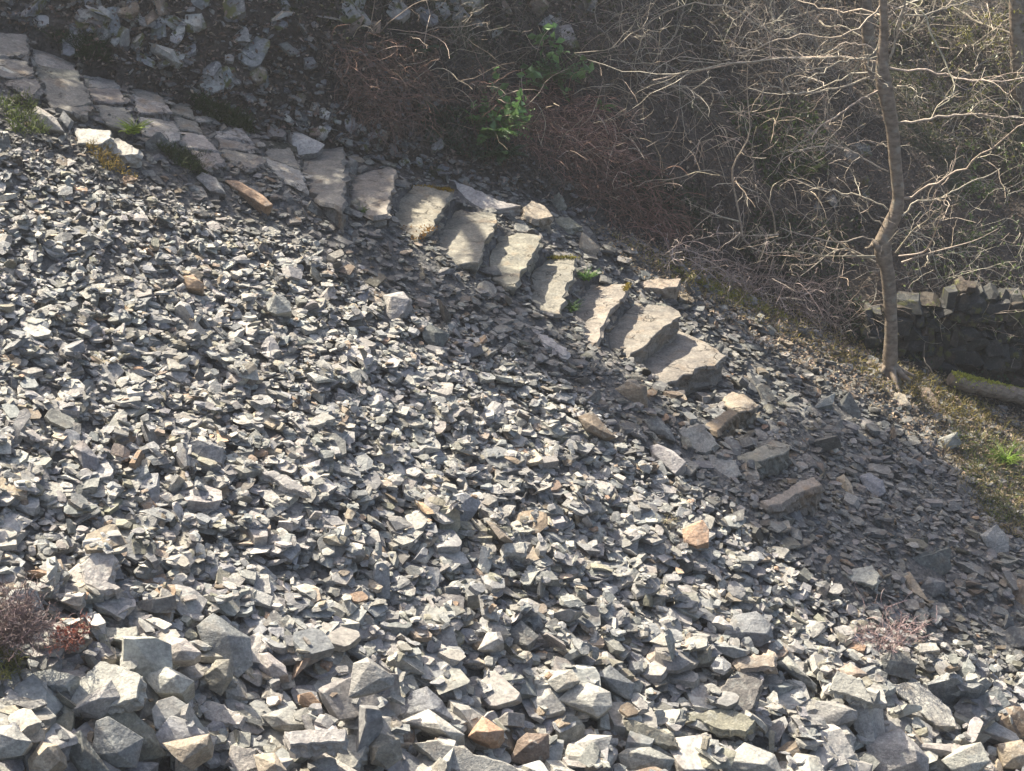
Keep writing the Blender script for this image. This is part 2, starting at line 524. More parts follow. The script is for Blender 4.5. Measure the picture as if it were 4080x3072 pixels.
def slab_geo(P3, n, thick, seed, rough=0.012, layers=4, flare=0.02, under=0.0, jag=.16):
    r = np.random.default_rng(seed)
    n = unit(n); c = P3.mean(0)
    e1 = unit(np.cross([0.1, 1, 0.05], n)); e2 = np.cross(n, e1)
    Q = np.stack([(P3 - c) @ e1, (P3 - c) @ e2], 1)
    if 0.5 * np.sum(Q[:, 0] * np.roll(Q[:, 1], -1) - Q[:, 1] * np.roll(Q[:, 0], -1)) < 0: Q = Q[::-1]
    size = np.ptp(Q, axis=0).max()
    d = max(0.03, size / 16)
    B = densify(Q, d)
    B = B + r.normal(size=B.shape) * d * jag
    nb = len(B)
    gx, gy = np.meshgrid(np.arange(Q[:, 0].min(), Q[:, 0].max(), d), np.arange(Q[:, 1].min(), Q[:, 1].max(), d))
    G = np.stack([gx.ravel(), gy.ravel()], 1) + r.uniform(-.3, .3, (gx.size, 2)) * d
    G = G[in_poly(G[:, 0], G[:, 1], B * 0.96)]
    allv = [Vector(p) for p in np.concatenate([B, G])]
    ed = [(i, (i + 1) % nb) for i in range(nb)]
    vs, es, fs, ov, oe, of = delaunay_2d_cdt(allv, ed, [], 1, 1e-5)
    vs = np.array([v[:] for v in vs]); fs = np.array([f for f in fs if len(f) == 3])
    k = seed * 1.7
    h = fbm(vs[:, 0] * 5 + k, vs[:, 1] * 5, seed % 50, 4)
    ter = np.round(fbm(vs[:, 0] * 2.2 + k, vs[:, 1] * 2.2, seed % 37, 2) * 5) / 5       # lifted flakes
    z = rough * (h + 1.6 * ter)
    mapb = np.zeros(nb, int)
    for oi, orig in enumerate(ov):
        for q_ in orig:
            if q_ < nb: mapb[q_] = oi
    ring_prev = mapb
    V = [np.stack([vs[:, 0], vs[:, 1], z], 1)]
    n0 = len(vs); F = [fs]
    bxy = vs[mapb]; out = unit(np.stack([np.roll(bxy[:, 1], -1) - np.roll(bxy[:, 1], 1), -(np.roll(bxy[:, 0], -1) - np.roll(bxy[:, 0], 1))], 1))
    for j in range(layers + 1):
        dep = 0.012 if j == 0 else thick * j / layers
        o_ = (0.008 if j == 0 else 0.008 - (under if j > 1 else 0) + flare * r.uniform(-1, 1) + flare * 0.6 * r.normal(size=nb))
        p = bxy + out * (np.asarray(o_)[..., None] if np.ndim(o_) else o_)
        V.append(np.stack([p[:, 0], p[:, 1], z[mapb] * (0.8 if j < 2 else 0.2) - dep + 0.15 * thick / layers * r.normal(size=nb) * (0 < j < layers)], 1))
        ring = np.arange(nb) + n0; n0 += nb
        a = ring_prev; b = np.roll(ring_prev, -1); c2 = np.roll(ring, -1)
        F.append(np.stack([a, ring, c2], 1)); F.append(np.stack([a, c2, b], 1))
        ring_prev = ring
    V.append(np.array([[0, 0, -thick]]))
    F.append(np.stack([ring_prev, np.full(nb, n0), np.roll(ring_prev, -1)], 1))
    V = np.concatenate(V); F = np.concatenate(F)
    W = V[:, :1] * e1 + V[:, 1:2] * e2 + V[:, 2:] * n
    return W, F, c, V + seed * 0.77

def add_rock(name, geo, label, cat, colour, mat, group=None):
    W, F, c, rest = geo
    mb = MB(); mb.add(W, F, None, rest)
    o = mb.build(name, mat)
    o.location = c
    o.color = (*tint(colour, 0.05), 1)
    return tag(o, label, cat, group)

def hull_geo(P3, n, front, back, seed, apex=None):
    r = random.Random(seed)
    n = unit(n); c = P3.mean(0)
    size = np.linalg.norm(np.ptp(P3, axis=0))
    bm = bmesh.new()
    toc = unit(CPOS - c)
    pts = [p - c for p in P3]
    pts += [(p - c) * 0.72 - n * back for p in P3]
    if apex is None:
        for k in range(r.randint(1, 3)):
            i = r.randrange(len(P3)); w = r.uniform(.25, .7)
            pts.append((P3[i] - c) * w + n * front * r.uniform(.6, 1.0))
    else:
        for a in apex: pts.append(a - c + toc * front)
    for p in pts: bm.verts.new(p)
    res = bmesh.ops.convex_hull(bm, input=bm.verts[:])
    junk = [v for v in bm.verts if not v.link_faces]
    bmesh.ops.delete(bm, geom=junk, context='VERTS')
    bmesh.ops.recalc_face_normals(bm, faces=bm.faces[:])
    bmesh.ops.dissolve_limit(bm, angle_limit=RAD(9), verts=bm.verts[:], edges=bm.edges[:])
    bmesh.ops.bevel(bm, geom=bm.edges[:], offset=size * 0.009, segments=1, affect='EDGES', clamp_overlap=True)
    roughen(bm, max(0.02, size * 0.05), size * 0.011, seed)
    V, F = bm_arrays(bm)
    return V, F, c, V + seed * 0.77

# ------------------------------------------------------------------ photo crops -> photo pixels
CROPS = {1: (0, 0, 1360 / 2212), 2: (1360, 0, 1360 / 2212), 3: (2720, 0, 1360 / 2212), 4: (1300, 600, 1000 / 2082), 5: (2100, 1000, 1200 / 2212),
         6: (2600, 1500, 1480 / 2212), 7: (0, 1024, 1360 / 2212), 8: (0, 2048, 1360 / 2212), 9: (1360, 2048, 1360 / 2212), 10: (2720, 2048, 1360 / 2212), 0: (0, 0, 1)}
def cp(k, pts):
    ox, oy, s = CROPS[k]
    return np.array([(ox + x * s, oy + y * s) for x, y in pts], float)

# ------------------------------------------------------------------ stairs
STEPS = [  # upper path slabs coloured duller to deepen their shade
 (1, [(-160, 90), (0, 225), (160, 240), (185, 390), (255, 570), (205, 640), (120, 560), (-60, 440), (-220, 300)], 'dull beige', "topmost slab of the shaded path, cut off by the edge of the photo"),
 (1, [(200, 300), (490, 380), (530, 560), (605, 680), (560, 740), (380, 705), (300, 640), (240, 500)], 'dull beige', "second shaded slab of the path, broad and cracked into thin plates"),
 (1, [(520, 470), (740, 480), (800, 660), (890, 830), (820, 850), (700, 800), (620, 700), (560, 580)], 'dull beige', "shaded path slab with a narrow tongue, between the broad slab and the oval ended slab"),
 (1, [(850, 560), (1020, 590), (1140, 800), (1175, 905), (1090, 935), (930, 870), (890, 740)], 'dull beige', "shaded slab whose smooth oval end overhangs the mossy hollow by the path"),
 (1, [(1100, 700), (1220, 690), (1320, 880), (1455, 1040), (1350, 1075), (1210, 960), (1160, 850)], 'dull beige', "long narrow shaded slab just below the oval ended one"),
 (1, [(1390, 850), (1560, 850), (1660, 960), (1725, 1050), (1610, 1100), (1450, 1010)], 'dull beige', "squarish shaded slab above the slab with a white chipped edge"),
 (1, [(1730, 960), (1890, 960), (1950, 1090), (1995, 1225), (1750, 1100), (1720, 1030)], 'dull beige', "shaded slab with a white chipped edge facing down the path"),
 (0, [(1200, 630), (1280, 590), (1365, 575), (1372, 690), (1355, 830), (1290, 800), (1215, 730)], 'dull beige', "tall edged slab beside the big loose slab at the foot of the shaded path"),
 (4, [(230, 230), (400, 160), (510, 135), (582, 155), (560, 255), (500, 528), (400, 548), (250, 480), (190, 320)], 'beige', "first step with sun on one corner only"),
 (4, [(730, 300), (880, 310), (1045, 335), (985, 420), (930, 500), (870, 560), (885, 640), (745, 735), (590, 650), (560, 560), (600, 440)], 'beige', "step edged with golden moss along its back and its near end"),
 (4, [(1060, 508), (1415, 510), (1375, 620), (1345, 720), (1275, 790), (1260, 920), (1120, 935), (940, 870), (930, 680)], 'beige', "sunlit step shaped like an hourglass, below the mossy step"),
 (4, [(1440, 700), (1600, 698), (1790, 710), (1745, 800), (1655, 900), (1580, 1010), (1590, 1045), (1565, 1130), (1390, 1060), (1350, 900)], 'beige', "step with brown stains and a white lichen patch at its back corner"),
 (4, [(1840, 892), (2080, 890), (2035, 960), (1995, 1090), (1965, 1230), (1930, 1260), (1920, 1345), (1800, 1335), (1690, 1220), (1710, 1000)], 'beige', "narrow step beside the grass tuft"),
 (5, [(460, 240), (740, 245), (725, 290), (640, 400), (560, 470), (565, 520), (495, 665), (430, 665), (350, 540), (370, 420)], 'beige', "step split by a straight crack, under the half buried block"),
 (5, [(790, 400), (930, 400), (1120, 435), (1120, 470), (1000, 560), (900, 640), (880, 690), (700, 805), (610, 790), (590, 640), (640, 540)], 'beige', "broad step strewn with small stones, second from the widest step"),
 (5, [(1120, 585), (1280, 650), (1455, 768), (1420, 805), (1205, 865), (1085, 930), (985, 992), (940, 985), (750, 890), (740, 830), (960, 720)], 'beige', "widest sunlit step with a sharp corner and a dark riser"),
]
step_polys = []
GRAVEL_TREADS = []
def squared(px):
    """the outline of the whole split slab, its hollows half filled"""
    P = sorted(map(tuple, px)); H = []
    for seq in (P, P[::-1]):
        h = []
        for p in seq:
            while len(h) > 1 and (h[-1][0] - h[-2][0]) * (p[1] - h[-2][1]) - (h[-1][1] - h[-2][1]) * (p[0] - h[-2][0]) <= 0: h.pop()
            h.append(p)
        H += h[:-1]
    H = np.array(H); out = []
    for p in px:
        best = None
        for i in range(len(H)):
            u = H[i]; w = H[(i + 1) % len(H)]
            t = np.clip(((p - u) @ (w - u)) / ((w - u) @ (w - u)), 0, 1); q_ = u + (w - u) * t
            if best is None or np.linalg.norm(q_ - p) < np.linalg.norm(best - p): best = q_
        out.append(p * .3 + best * .7)
    return np.array(out)
def make_step(k, pts, colour, label, i, thick=0.26, lift=0.07):
    px = squared(cp(k, pts))
    c = hit(px.mean(0))[0]
    z = c[2] + lift
    nz = unit([rng.uniform(-.03, .05) + (.30 if i < 7 else 0), rng.uniform(-.05, .0), 1])
    P3 = on_plane(px, (c[0], c[1], z), nz)
    lev = z - 0.10
    cxy = P3[:, :2].mean(0)
    poly = cxy + (P3[:, :2] - cxy) * 1.03
    CARVES.append((poly, lev, (poly[:, 0].min(), poly[:, 0].max(), poly[:, 1].min(), poly[:, 1].max())))
    step_polys.append(P3)
    o = add_rock("stone_step", slab_geo(P3, nz, thick, 300 + i, 0.03 if i < 7 else 0.024, 7, 0.022, 0.045, .3 if i < 7 else .16), label, "stone step", colour, M_STEP, "stone steps of the stairway")
    return o, P3
step_objs = []
PATHN = ["topmost slab", "broad second slab", "narrow tongued slab", "oval ended slab", "long narrow slab", "squarish slab", "white edged slab"]
def clip(poly, m, n):
    out = []
    for i in range(len(poly)):
        a = poly[i]; b = poly[(i + 1) % len(poly)]
        da = (a - m) @ n; db = (b - m) @ n
        if da <= 0: out.append(a)
        if (da < 0) != (db < 0) and da != db: out.append(a + (b - a) * da / (da - db))
    return np.array(out)
def make_paving(k, pts, colour, i):
    """a path slab that has split into separate paving stones"""
    px = cp(k, pts)
    c = hit(px.mean(0))[0] + [0, 0, .015]
    nz = unit([.30, -.03, 1])
    P3 = on_plane(px, c, nz)
    cxy = P3[:, :2].mean(0)
    lev = c[2] - .10
    CARVES.append((P3[:, :2], lev, (P3[:, 0].min(), P3[:, 0].max(), P3[:, 1].min(), P3[:, 1].max())))
    step_polys.append(P3)
    ax = unit(P3[np.argmax(project(P3)[:, 1])] - P3[np.argmin(project(P3)[:, 1])])
    L = np.ptp((P3 - c) @ ax)
    S = [P3.mean(0) + ax * L * f + np.array([rng.normal() * .07, rng.normal() * .05, 0]) for f in (-.38, -.14, .12, .36)]
    for j, s in enumerate(S):
        Q = P3
        for j2, s2 in enumerate(S):
            if j2 != j and len(Q) > 2: Q = clip(Q, (s + s2) / 2, s2 - s)
        if len(Q) < 3: continue
        Q = Q.mean(0) + (Q - Q.mean(0)) * .965 + [0, 0, rng.uniform(-.02, .035)]
        n2 = unit(nz + rng.normal(size=3) * .05)
        add_rock("paving_stone", slab_geo(Q, n2, .14, 700 + i * 5 + j, .02, 4, .025, .02, .32), ["end by the bank", "upper middle", "lower middle", "end by the scree"][j] + " of the shaded path's cracked " + PATHN[i],
                 "paving stone", colour if rng.random() < .6 else 'grey', M_STEP, "paving stones of the upper path")
for i, (k, pts, colr, lab) in enumerate(STEPS):
    if i < 7:
        make_paving(k, pts, colr, i); step_objs.append(None); continue
    step_objs.append(make_step(k, pts, colr, lab, i, 0.14 if i < 7 else 0.3, 0.0 if i < 7 else 0.05))
# lower steps: treads of rammed gravel held by a front stone
FRONT = [
 (5, [(1440, 1085), (1500, 1040), (1600, 1055), (1700, 1125), (1650, 1165), (1560, 1175), (1480, 1150)], "layered stone at the outer corner of the gravel step below the widest step", .3, 'tan'),
 (5, [(1295, 1290), (1380, 1225), (1490, 1160), (1550, 1185), (1470, 1240), (1390, 1320)], "brown edging stone behind the square grey slab, holding a gravel step", .3, 'brown'),
 (5, [(1500, 1520), (1640, 1480), (1760, 1410), (1810, 1380), (1945, 1425), (1880, 1485), (1720, 1535), (1560, 1560)], "half buried edging stone of a gravel step, one end catching the sun", .3, 'beige'),
 (6, [(640, 745), (700, 735), (800, 680), (875, 625), (960, 605), (1005, 640), (900, 680), (760, 755), (690, 775)], "lowest edging stone of the stairs, long with a dark front face", .35, 'beige'),
]
front_z = []
for i, (k, pts, lab, th, colr) in enumerate(FRONT):
    px = cp(k, pts)
    c = hit(px.mean(0))[0]
    nz = unit([0.02, -0.08, 1])
    P3 = on_plane(px, c + np.array([0, 0, .27]), nz)
    step_polys.append(P3); front_z.append(P3[:, 2].mean())
    add_rock("edging_stone", slab_geo(P3, nz, th + .25, 340 + i, 0.016, 10, 0.022, 0.02), lab, "edging stone", colr, M_STEP, "edging stones of the gravel steps")
for (k, pts), fz in zip([(5, [(1100, 975), (1330, 920), (1480, 960), (1610, 1050), (1500, 1110), (1400, 1235), (1310, 1285), (1080, 1150)]), (5, [(1400, 1340), (1480, 1250), (1640, 1170), (1760, 1260), (1900, 1390), (1760, 1420), (1560, 1510), (1420, 1480)]),
                         (6, [(540, 520), (700, 470), (840, 420), (1000, 600), (870, 630), (720, 735), (560, 660)])], (front_z[0] * .6 + front_z[1] * .4, front_z[2], front_z[3])):
    px = cp(k, pts); lev = fz - .11
    P3 = on_plane(px, (0, 0, lev), (0, 0, 1))
    GRAVEL_TREADS.append(P3)
    FILLS.append((P3[:, :2], lev, (P3[:, 0].min(), P3[:, 0].max(), P3[:, 1].min(), P3[:, 1].max())))

# moss along the edges of the mossy step (parts of that step)
def moss_part(parent, P3s, n, spread, name="moss", col=(.30, .20, .03)):
    mb = MB()
    C = P3s[rng.integers(0, len(P3s), n)] + rng.normal(size=(n, 3)) * np.array(spread)
    V, F = leaves(C, np.stack([rng.normal(size=n) * .7, rng.normal(size=n) * .7, np.abs(rng.normal(size=n)) + .4], 1), rng.uniform(.012, .03, n), .008)
    T = np.repeat(np.array(col) * rng.uniform(.5, 1.4, (n, 1)), 4, axis=0)
    mb.add(V - np.array(parent.location), F, T)
    return mb.build(name, M_GRASS, parent)
so, sp = step_objs[9]
moss_part(so, densify(np.array([sp[0], sp[1], sp[2]]), .01)[:60], 500, (.015, .02, .008))
moss_part(so, densify(np.array([sp[7], sp[6], sp[8]]), .02), 260, (.03, .03, .006), col=(.26, .14, .03))
so, sp = step_objs[12]
moss_part(so, densify(np.array([sp[0], sp[1]]), .01), 260, (.02, .02, .008), col=(.22, .20, .04))
so, sp = step_objs[13]
moss_part(so, densify(np.array([sp[1], sp[2]]), .01), 160, (.015, .02, .006), col=(.26, .2, .04))

# ------------------------------------------------------------------ stones one can point at
VIEWUP = unit(np.array([0, -0.55, 0.85]))
# crop, kind s(lab)/h(ull), outline, normal, thickness/front-back, lift, colour, name, label
NAMED = [
 (4, 's', [(975, 225), (1150, 270), (1330, 360), (1500, 440), (1610, 470), (1430, 480), (1240, 482), (1190, 430), (1090, 380), (1020, 320)], (.1, -.4, 1), .12, .10, 'pale grey', "long flat grey slab lying behind the mossy step, its end under the tan block"),
 (4, 's', [(1640, 470), (1710, 415), (1810, 460), (1885, 540), (1730, 565), (1650, 530)], (.1, -.3, 1), .24, .26, 'tan', "smooth tan block with a dark front, behind the stairs at the end of the long slab"),
 (4, 's', [(1828, 482), (1870, 410), (1915, 370), (1975, 470), (1900, 512)], (-.2, -1, .35), .08, .12, 'olive grey', "small triangular stone standing on edge behind the tan block"),
 (4, 'h', [(458, 1200), (560, 1180), (640, 1165), (692, 1235), (640, 1345), (540, 1430), (485, 1425)], (-.35, -.6, .7), .14, .18, 'pale grey', "pale upright stone with one white face, at the edge of the scree above the hollow"),
 (4, 'h', [(790, 1470), (870, 1440), (1030, 1520), (960, 1650), (880, 1655), (800, 1560)], (.3, -.8, .5), .1, .14, 'dark grey', "dark block in the hollow below the pale upright stone"),
 (5, 's', [(800, 232), (900, 215), (1060, 205), (1130, 200), (1100, 262), (985, 275), (860, 268)], (.05, -.3, 1), .3, .28, 'tan', "half buried block with a dark triangular front, behind the cracked step"),
 (5, 'h', [(620, 1020), (740, 955), (880, 990), (890, 1160), (800, 1120), (690, 1080)], (-.1, -.8, .6), .06, .16, 'brown', "rounded brown stone leaning at the near end of the widest step"),
 (5, 'h', [(370, 1215), (480, 1175), (565, 1260), (650, 1365), (560, 1372), (430, 1310)], (0, -.7, .7), .08, .12, 'brown', "brown sloping slab on the scree, level with the gravel steps"),
 (5, 's', [(1110, 1320), (1280, 1270), (1388, 1420), (1310, 1492), (1200, 1440)], (0, -.75, .7), .1, .12, 'grey', "square smooth grey slab propped against the gravel step"),
 (5, 'h', [(895, 1430), (960, 1415), (1080, 1470), (1168, 1550), (1085, 1640), (1000, 1570), (915, 1520)], (-.3, -.5, .8), .08, .16, 'pale grey', "pale lichened boulder at the scree edge below the square slab"),
 (5, 's', [(1338, 1500), (1530, 1540), (1572, 1640), (1480, 1692), (1350, 1645)], (.05, -.7, .7), .1, .1, 'grey', "flat grey slab lying just below the square slab"),
 (5, 's', [(88, 610), (150, 640), (300, 740), (285, 775), (200, 720), (120, 670)], (0, -.5, .9), .09, .1, 'pale grey', "long pale stone lying beside the near ends of the middle steps"),
 (5, 'h', [(850, 1235), (950, 1215), (1060, 1310), (1095, 1400), (1000, 1370), (900, 1310)], (0, -.6, .7), .05, .12, 'dark grey', "dark slab touching the square slab on its scree side"),
 (6, 'h', [(1092, 602), (1140, 580), (1185, 640), (1208, 722), (1170, 722), (1110, 660)], (-.2, -.6, .8), .05, .1, 'tan', "small tan stone with a sunlit top, beside the smooth blue grey stone"),
 (6, 'h', [(1226, 595), (1290, 570), (1370, 620), (1392, 690), (1340, 722), (1260, 660)], (-.1, -.6, .8), .04, .1, 'blue grey', "smooth blue grey stone lying in the shaded gravel, beside the small tan one"),
 (6, 'h', [(172, 905), (240, 872), (300, 852), (338, 912), (335, 985), (260, 1010), (185, 985)], (-.2, -.5, .8), .04, .2, 'rusty orange', "orange stone standing out on the pale scree near the lowest steps"),
 (6, 'h', [(415, 1535), (480, 1420), (620, 1395), (710, 1475), (722, 1560), (640, 1612), (480, 1575)], (0, -.7, .6), .1, .25, 'blue grey', "big dark ribbed boulder alone on the scree, uphill of the twiggy bush"),
 (6, 's', [(1515, 1105), (1640, 1065), (1765, 1020), (1770, 1150), (1700, 1190), (1560, 1200)], (.15, -.95, .3), .05, .16, 'dark grey', "thin dark slate standing on edge in the shaded gully"),
 (6, 'h', [(1488, 1175), (1530, 1158), (1570, 1240), (1650, 1345), (1570, 1320), (1500, 1265)], (-.4, -.6, .6), .05, .12, 'tan', "pale wedge pointing down, at the foot of the standing slate"),
 (6, 'h', [(1585, 1260), (1640, 1188), (1745, 1225), (1745, 1285), (1670, 1318)], (0, -.8, .5), .05, .16, 'dark grey', "dark block lying against the standing slate in the gully"),
 (6, 'h', [(1950, 945), (2050, 878), (2122, 960), (2125, 1045), (2040, 1055), (1985, 1010)], (.1, -.7, .6), .05, .16, 'grey', "grey pentagonal slab in the shade at the far edge of the gully"),
 (6, 'h', [(1095, 165), (1175, 85), (1245, 222), (1222, 258), (1130, 235)], (0, -.85, .4), .04, .12, 'dark grey', "dark pointed stone standing in the gravel between stairs and tree"),
 (6, 'h', [(1000, 135), (1090, 98), (1075, 165), (950, 195)], (-.1, -.5, .9), .05, .1, 'pale grey', "pale flat stone beside the dark pointed stone"),
 (6, 's', [(1390, 88), (1500, 105), (1535, 172), (1470, 182)], (0, -.4, .9), .06, .08, 'tan', "tan flake of rock lying below the tree trunk"),
 (6, 's', [(1540, 78), (1640, 60), (1715, 180), (1640, 190)], (.1, -.5, .9), .06, .1, 'brown', "brown plate of rock lying just downhill of the tree base"),
 (6, 'h', [(1675, 465), (1700, 370), (1812, 328), (1845, 400), (1760, 445)], (.1, -.7, .6), .05, .14, 'grey', "grey slab with a straight upper edge, under the mossy bank"),
 (6, 'h', [(2135, 1250), (2180, 1200), (2260, 1230), (2260, 1360), (2160, 1370)], (-.3, -.6, .6), .06, .18, 'brown', "brown stone cut by the photo edge at the end of the gully"),
 (6, 's', [(1110, 1165), (1310, 1125), (1350, 1190), (1330, 1240), (1190, 1215)], (-.1, -.55, .8), .12, .14, 'pale grey', "pale slab with a dark front at the lip of the gully"),
 # foreground
 (8, 'h', [(620, 1340), (700, 1312), (935, 1452), (885, 1645), (760, 1640), (590, 1560)], (.25, -.8, .5), .1, .4, 'blue grey', "large dark block with a lit rim, below the pointed pyramid stone"),
 (8, 'h', [(448, 1262), (560, 1235), (722, 1068), (785, 1185), (650, 1330), (470, 1310)], (-.1, -.7, .6), .15, .3, 'grey', "pointed pyramid shaped stone with one dark face, before the broad white slab"),
 (8, 's', [(500, 1100), (650, 955), (790, 990), (905, 1045), (885, 1190), (760, 1230), (560, 1250), (450, 1235)], (-.15, -.45, .9), .16, .12, 'pale grey', "broad white lichened slab behind the pyramid stone"),
 (8, 'h', [(895, 1012), (1000, 935), (1150, 1012), (1160, 1080), (1262, 1082), (1180, 1165), (1010, 1160)], (-.1, -.5, .8), .08, .2, 'pale grey', "pale rippled boulder touching the broad white slab"),
 (8, 'h', [(1268, 725), (1380, 635), (1470, 715), (1625, 800), (1645, 980), (1535, 1065), (1440, 915), (1320, 865)], (.25, -.65, .65), .12, .3, 'blue grey', "big blue grey boulder with ripples on its lit flank"),
 (8, 'h', [(1325, 1045), (1400, 945), (1490, 940), (1515, 1060), (1435, 1182), (1355, 1135)], (.05, -.8, .5), .08, .2, 'olive grey', "rounded dark stone standing in front of the big blue grey boulder"),
 (8, 'h', [(1025, 870), (1110, 795), (1205, 808), (1305, 900), (1255, 942), (1120, 955), (1050, 925)], (-.1, -.6, .75), .08, .16, 'pale grey', "rounded stone with a scalloped shadow across it"),
 (8, 'h', [(655, 1300), (765, 1188), (1000, 1398), (1090, 1560), (905, 1625), (935, 1452)], (.35, -.7, .5), .08, .3, 'olive grey', "long dark wedge leaning on the large dark block"),
 (8, 's', [(1838, 1415), (2060, 1392), (2240, 1400), (2235, 1468), (1880, 1482)], (0, -.45, .9), .16, .14, 'pale grey', "long straight pale bar of stone lying level"),
 (8, 'h', [(1048, 1482), (1200, 1440), (1362, 1418), (1345, 1500), (1175, 1615), (1110, 1560)], (-.25, -.5, .8), .05, .25, 'tan', "pale wedge with a sharp tip near the bottom edge"),
 (8, 's', [(1288, 1210), (1400, 1222), (1575, 1310), (1550, 1362), (1330, 1325)], (-.1, -.55, .85), .12, .1, 'pale grey', "flat white slab tilted towards the viewer"),
 (8, 'h', [(1925, 1175), (2020, 1155), (2085, 1235), (2060, 1265), (1935, 1225)], (-.1, -.5, .85), .06, .16, 'rusty orange', "small square tan block catching the sun"),
 (8, 'h', [(-40, 1370), (90, 1365), (205, 1475), (140, 1565), (-40, 1590)], (-.1, -.7, .6), .1, .25, 'pale grey', "lichen spotted boulder cut by the photo edge in the bottom corner"),
 (8, 's', [(128, 1045), (330, 1005), (485, 1050), (430, 1110), (300, 1105), (180, 1120)], (-.1, -.45, .9), .2, .18, 'grey', "flat topped slab below the heather clump"),
 (8, 'h', [(1685, 1305), (1880, 1240), (2035, 1370), (1900, 1415), (1760, 1380)], (0, -.6, .75), .1, .25, 'grey', "low dark fronted stone above the long pale bar"),
 (8, 'h', [(385, 1490), (520, 1400), (640, 1560), (720, 1680), (520, 1690)], (.1, -.75, .5), .08, .3, 'dark grey', "dark slanting block at the bottom edge, against the large dark block"),
 (8, 'h', [(180, 1590), (270, 1470), (375, 1500), (390, 1600), (300, 1680), (190, 1680)], (-.3, -.6, .7), .1, .25, 'tan', "tan sided stone with a sunlit peak near the bottom corner"),
 (8, 's', [(1500, 1500), (1640, 1530), (1660, 1640), (1560, 1690), (1480, 1600)], (0, -.6, .8), .14, .16, 'pale grey', "rippled pale slab at the bottom edge, below the flat white slab"),
 (8, 'h', [(1640, 1560), (1780, 1545), (1860, 1660), (1820, 1720), (1680, 1690)], (-.2, -.5, .8), .08, .25, 'tan', "rosy tan boulder at the bottom edge"),
 (8, 's', [(655, 735), (760, 745), (885, 735), (890, 790), (800, 830), (680, 790)], (-.1, -.45, .9), .12, .12, 'pale grey', "white topped slab with a dark undercut, uphill of the scalloped stone"),
 (8, 's', [(548, 330), (600, 255), (700, 240), (745, 300), (700, 440), (780, 480), (640, 490), (550, 440)], (0, -.6, .8), .14, .1, 'pale grey', "tall pale rippled slab in the middle of the near scree"),
 (8, 'h', [(1640, 905), (1740, 890), (1850, 985), (1865, 1040), (1760, 1060), (1680, 1000)], (-.2, -.5, .8), .08, .16, 'pale grey', "bright rounded slab right beside the big blue grey boulder"),
 (9, 'h', [(75, 965), (170, 925), (350, 1058), (335, 1115), (200, 1165), (45, 1190)], (.1, -.7, .65), .16, .3, 'grey', "grey pyramid boulder with a rippled face"),
 (9, 'h', [(1398, 1205), (1500, 1110), (1605, 1092), (1745, 1152), (1758, 1245), (1660, 1315), (1500, 1255)], (-.1, -.65, .75), .06, .22, 'pale grey', "large eight sided pale boulder with rosy stains"),
 (9, 's', [(490, 1485), (620, 1468), (860, 1555), (1190, 1662), (1150, 1720), (900, 1720), (640, 1620)], (.15, -.65, .7), .14, .2, 'grey', "long flat pointed bar of stone lying along the bottom edge"),
 (9, 'h', [(815, 1445), (915, 1308), (1055, 1400), (1010, 1470), (940, 1485)], (-.2, -.5, .75), .1, .2, 'rusty orange', "rusty speckled block behind the long pointed bar"),
 (9, 'h', [(1140, 1470), (1200, 1415), (1345, 1425), (1352, 1580), (1250, 1645), (1090, 1600)], (.15, -.8, .5), .1, .25, 'brown', "pitted brown block at the tip of the long pointed bar"),
 (9, 'h', [(1495, 1495), (1600, 1428), (1755, 1435), (1725, 1540), (1560, 1548)], (-.1, -.5, .85), .06, .22, 'pale grey', "white flat topped block below the eight sided boulder"),
 (9, 'h', [(365, 1345), (565, 1258), (805, 1430), (740, 1482), (520, 1402)], (-.2, -.6, .75), .15, .25, 'pale grey', "low ridged pyramid stone, pale on one side"),
 (9, 'h', [(360, 1300), (450, 1150), (555, 1112), (660, 1210), (735, 1340), (600, 1290), (400, 1335)], (.1, -.75, .6), .12, .25, 'blue grey', "dark humped boulder behind the low ridged pyramid"),
 (9, 'h', [(1640, 1045), (1740, 978), (1905, 1100), (1880, 1215), (1760, 1150)], (.2, -.7, .6), .06, .22, 'blue grey', "blue grey slab behind the eight sided boulder"),
 (9, 'h', [(1065, 760), (1165, 688), (1190, 770), (1285, 790), (1215, 905), (1100, 845)], (.1, -.7, .6), .1, .2, 'dark grey', "dark stone with two peaks in mid scree"),
 (9, 's', [(1838, 1345), (1900, 1340), (2145, 1438), (2180, 1512), (2000, 1470), (1850, 1402)], (.1, -.7, .65), .12, .16, 'olive grey', "long dark olive slab near the eight sided boulder"),
 (9, 'h', [(1330, 1085), (1400, 1010), (1500, 1005), (1550, 1080), (1480, 1130), (1390, 1150)], (-.1, -.6, .75), .06, .18, 'pale grey', "striped pale stone just uphill of the eight sided boulder"),
 (9, 's', [(-10, 1440), (110, 1430), (160, 1520), (90, 1640), (-40, 1650)], (-.1, -.6, .75), .2, .2, 'pale grey', "smooth pale slab at the bottom edge beside the mottled knobbly stone"),
 (9, 'h', [(170, 1500), (250, 1420), (380, 1450), (400, 1580), (300, 1650), (190, 1620)], (0, -.7, .6), .1, .25, 'olive grey', "mottled knobbly stone at the bottom edge"),
 (9, 'h', [(1790, 1560), (1850, 1515), (2000, 1510), (2160, 1590), (2130, 1680), (1820, 1670)], (.05, -.75, .55), .1, .25, 'grey', "grey hump with a dark front at the bottom edge"),
 (9, 'h', [(880, 880), (940, 770), (1030, 765), (1055, 830), (980, 880)], (-.2, -.5, .8), .06, .14, 'pale grey', "rounded pale stone in mid scree, next to the two peaked stone"),
 (9, 's', [(1060, 255), (1050, 195), (1180, 190), (1195, 250)], (0, -.5, .85), .12, .14, 'pale grey', "square white topped slab in mid scree with a deep shadow below"),
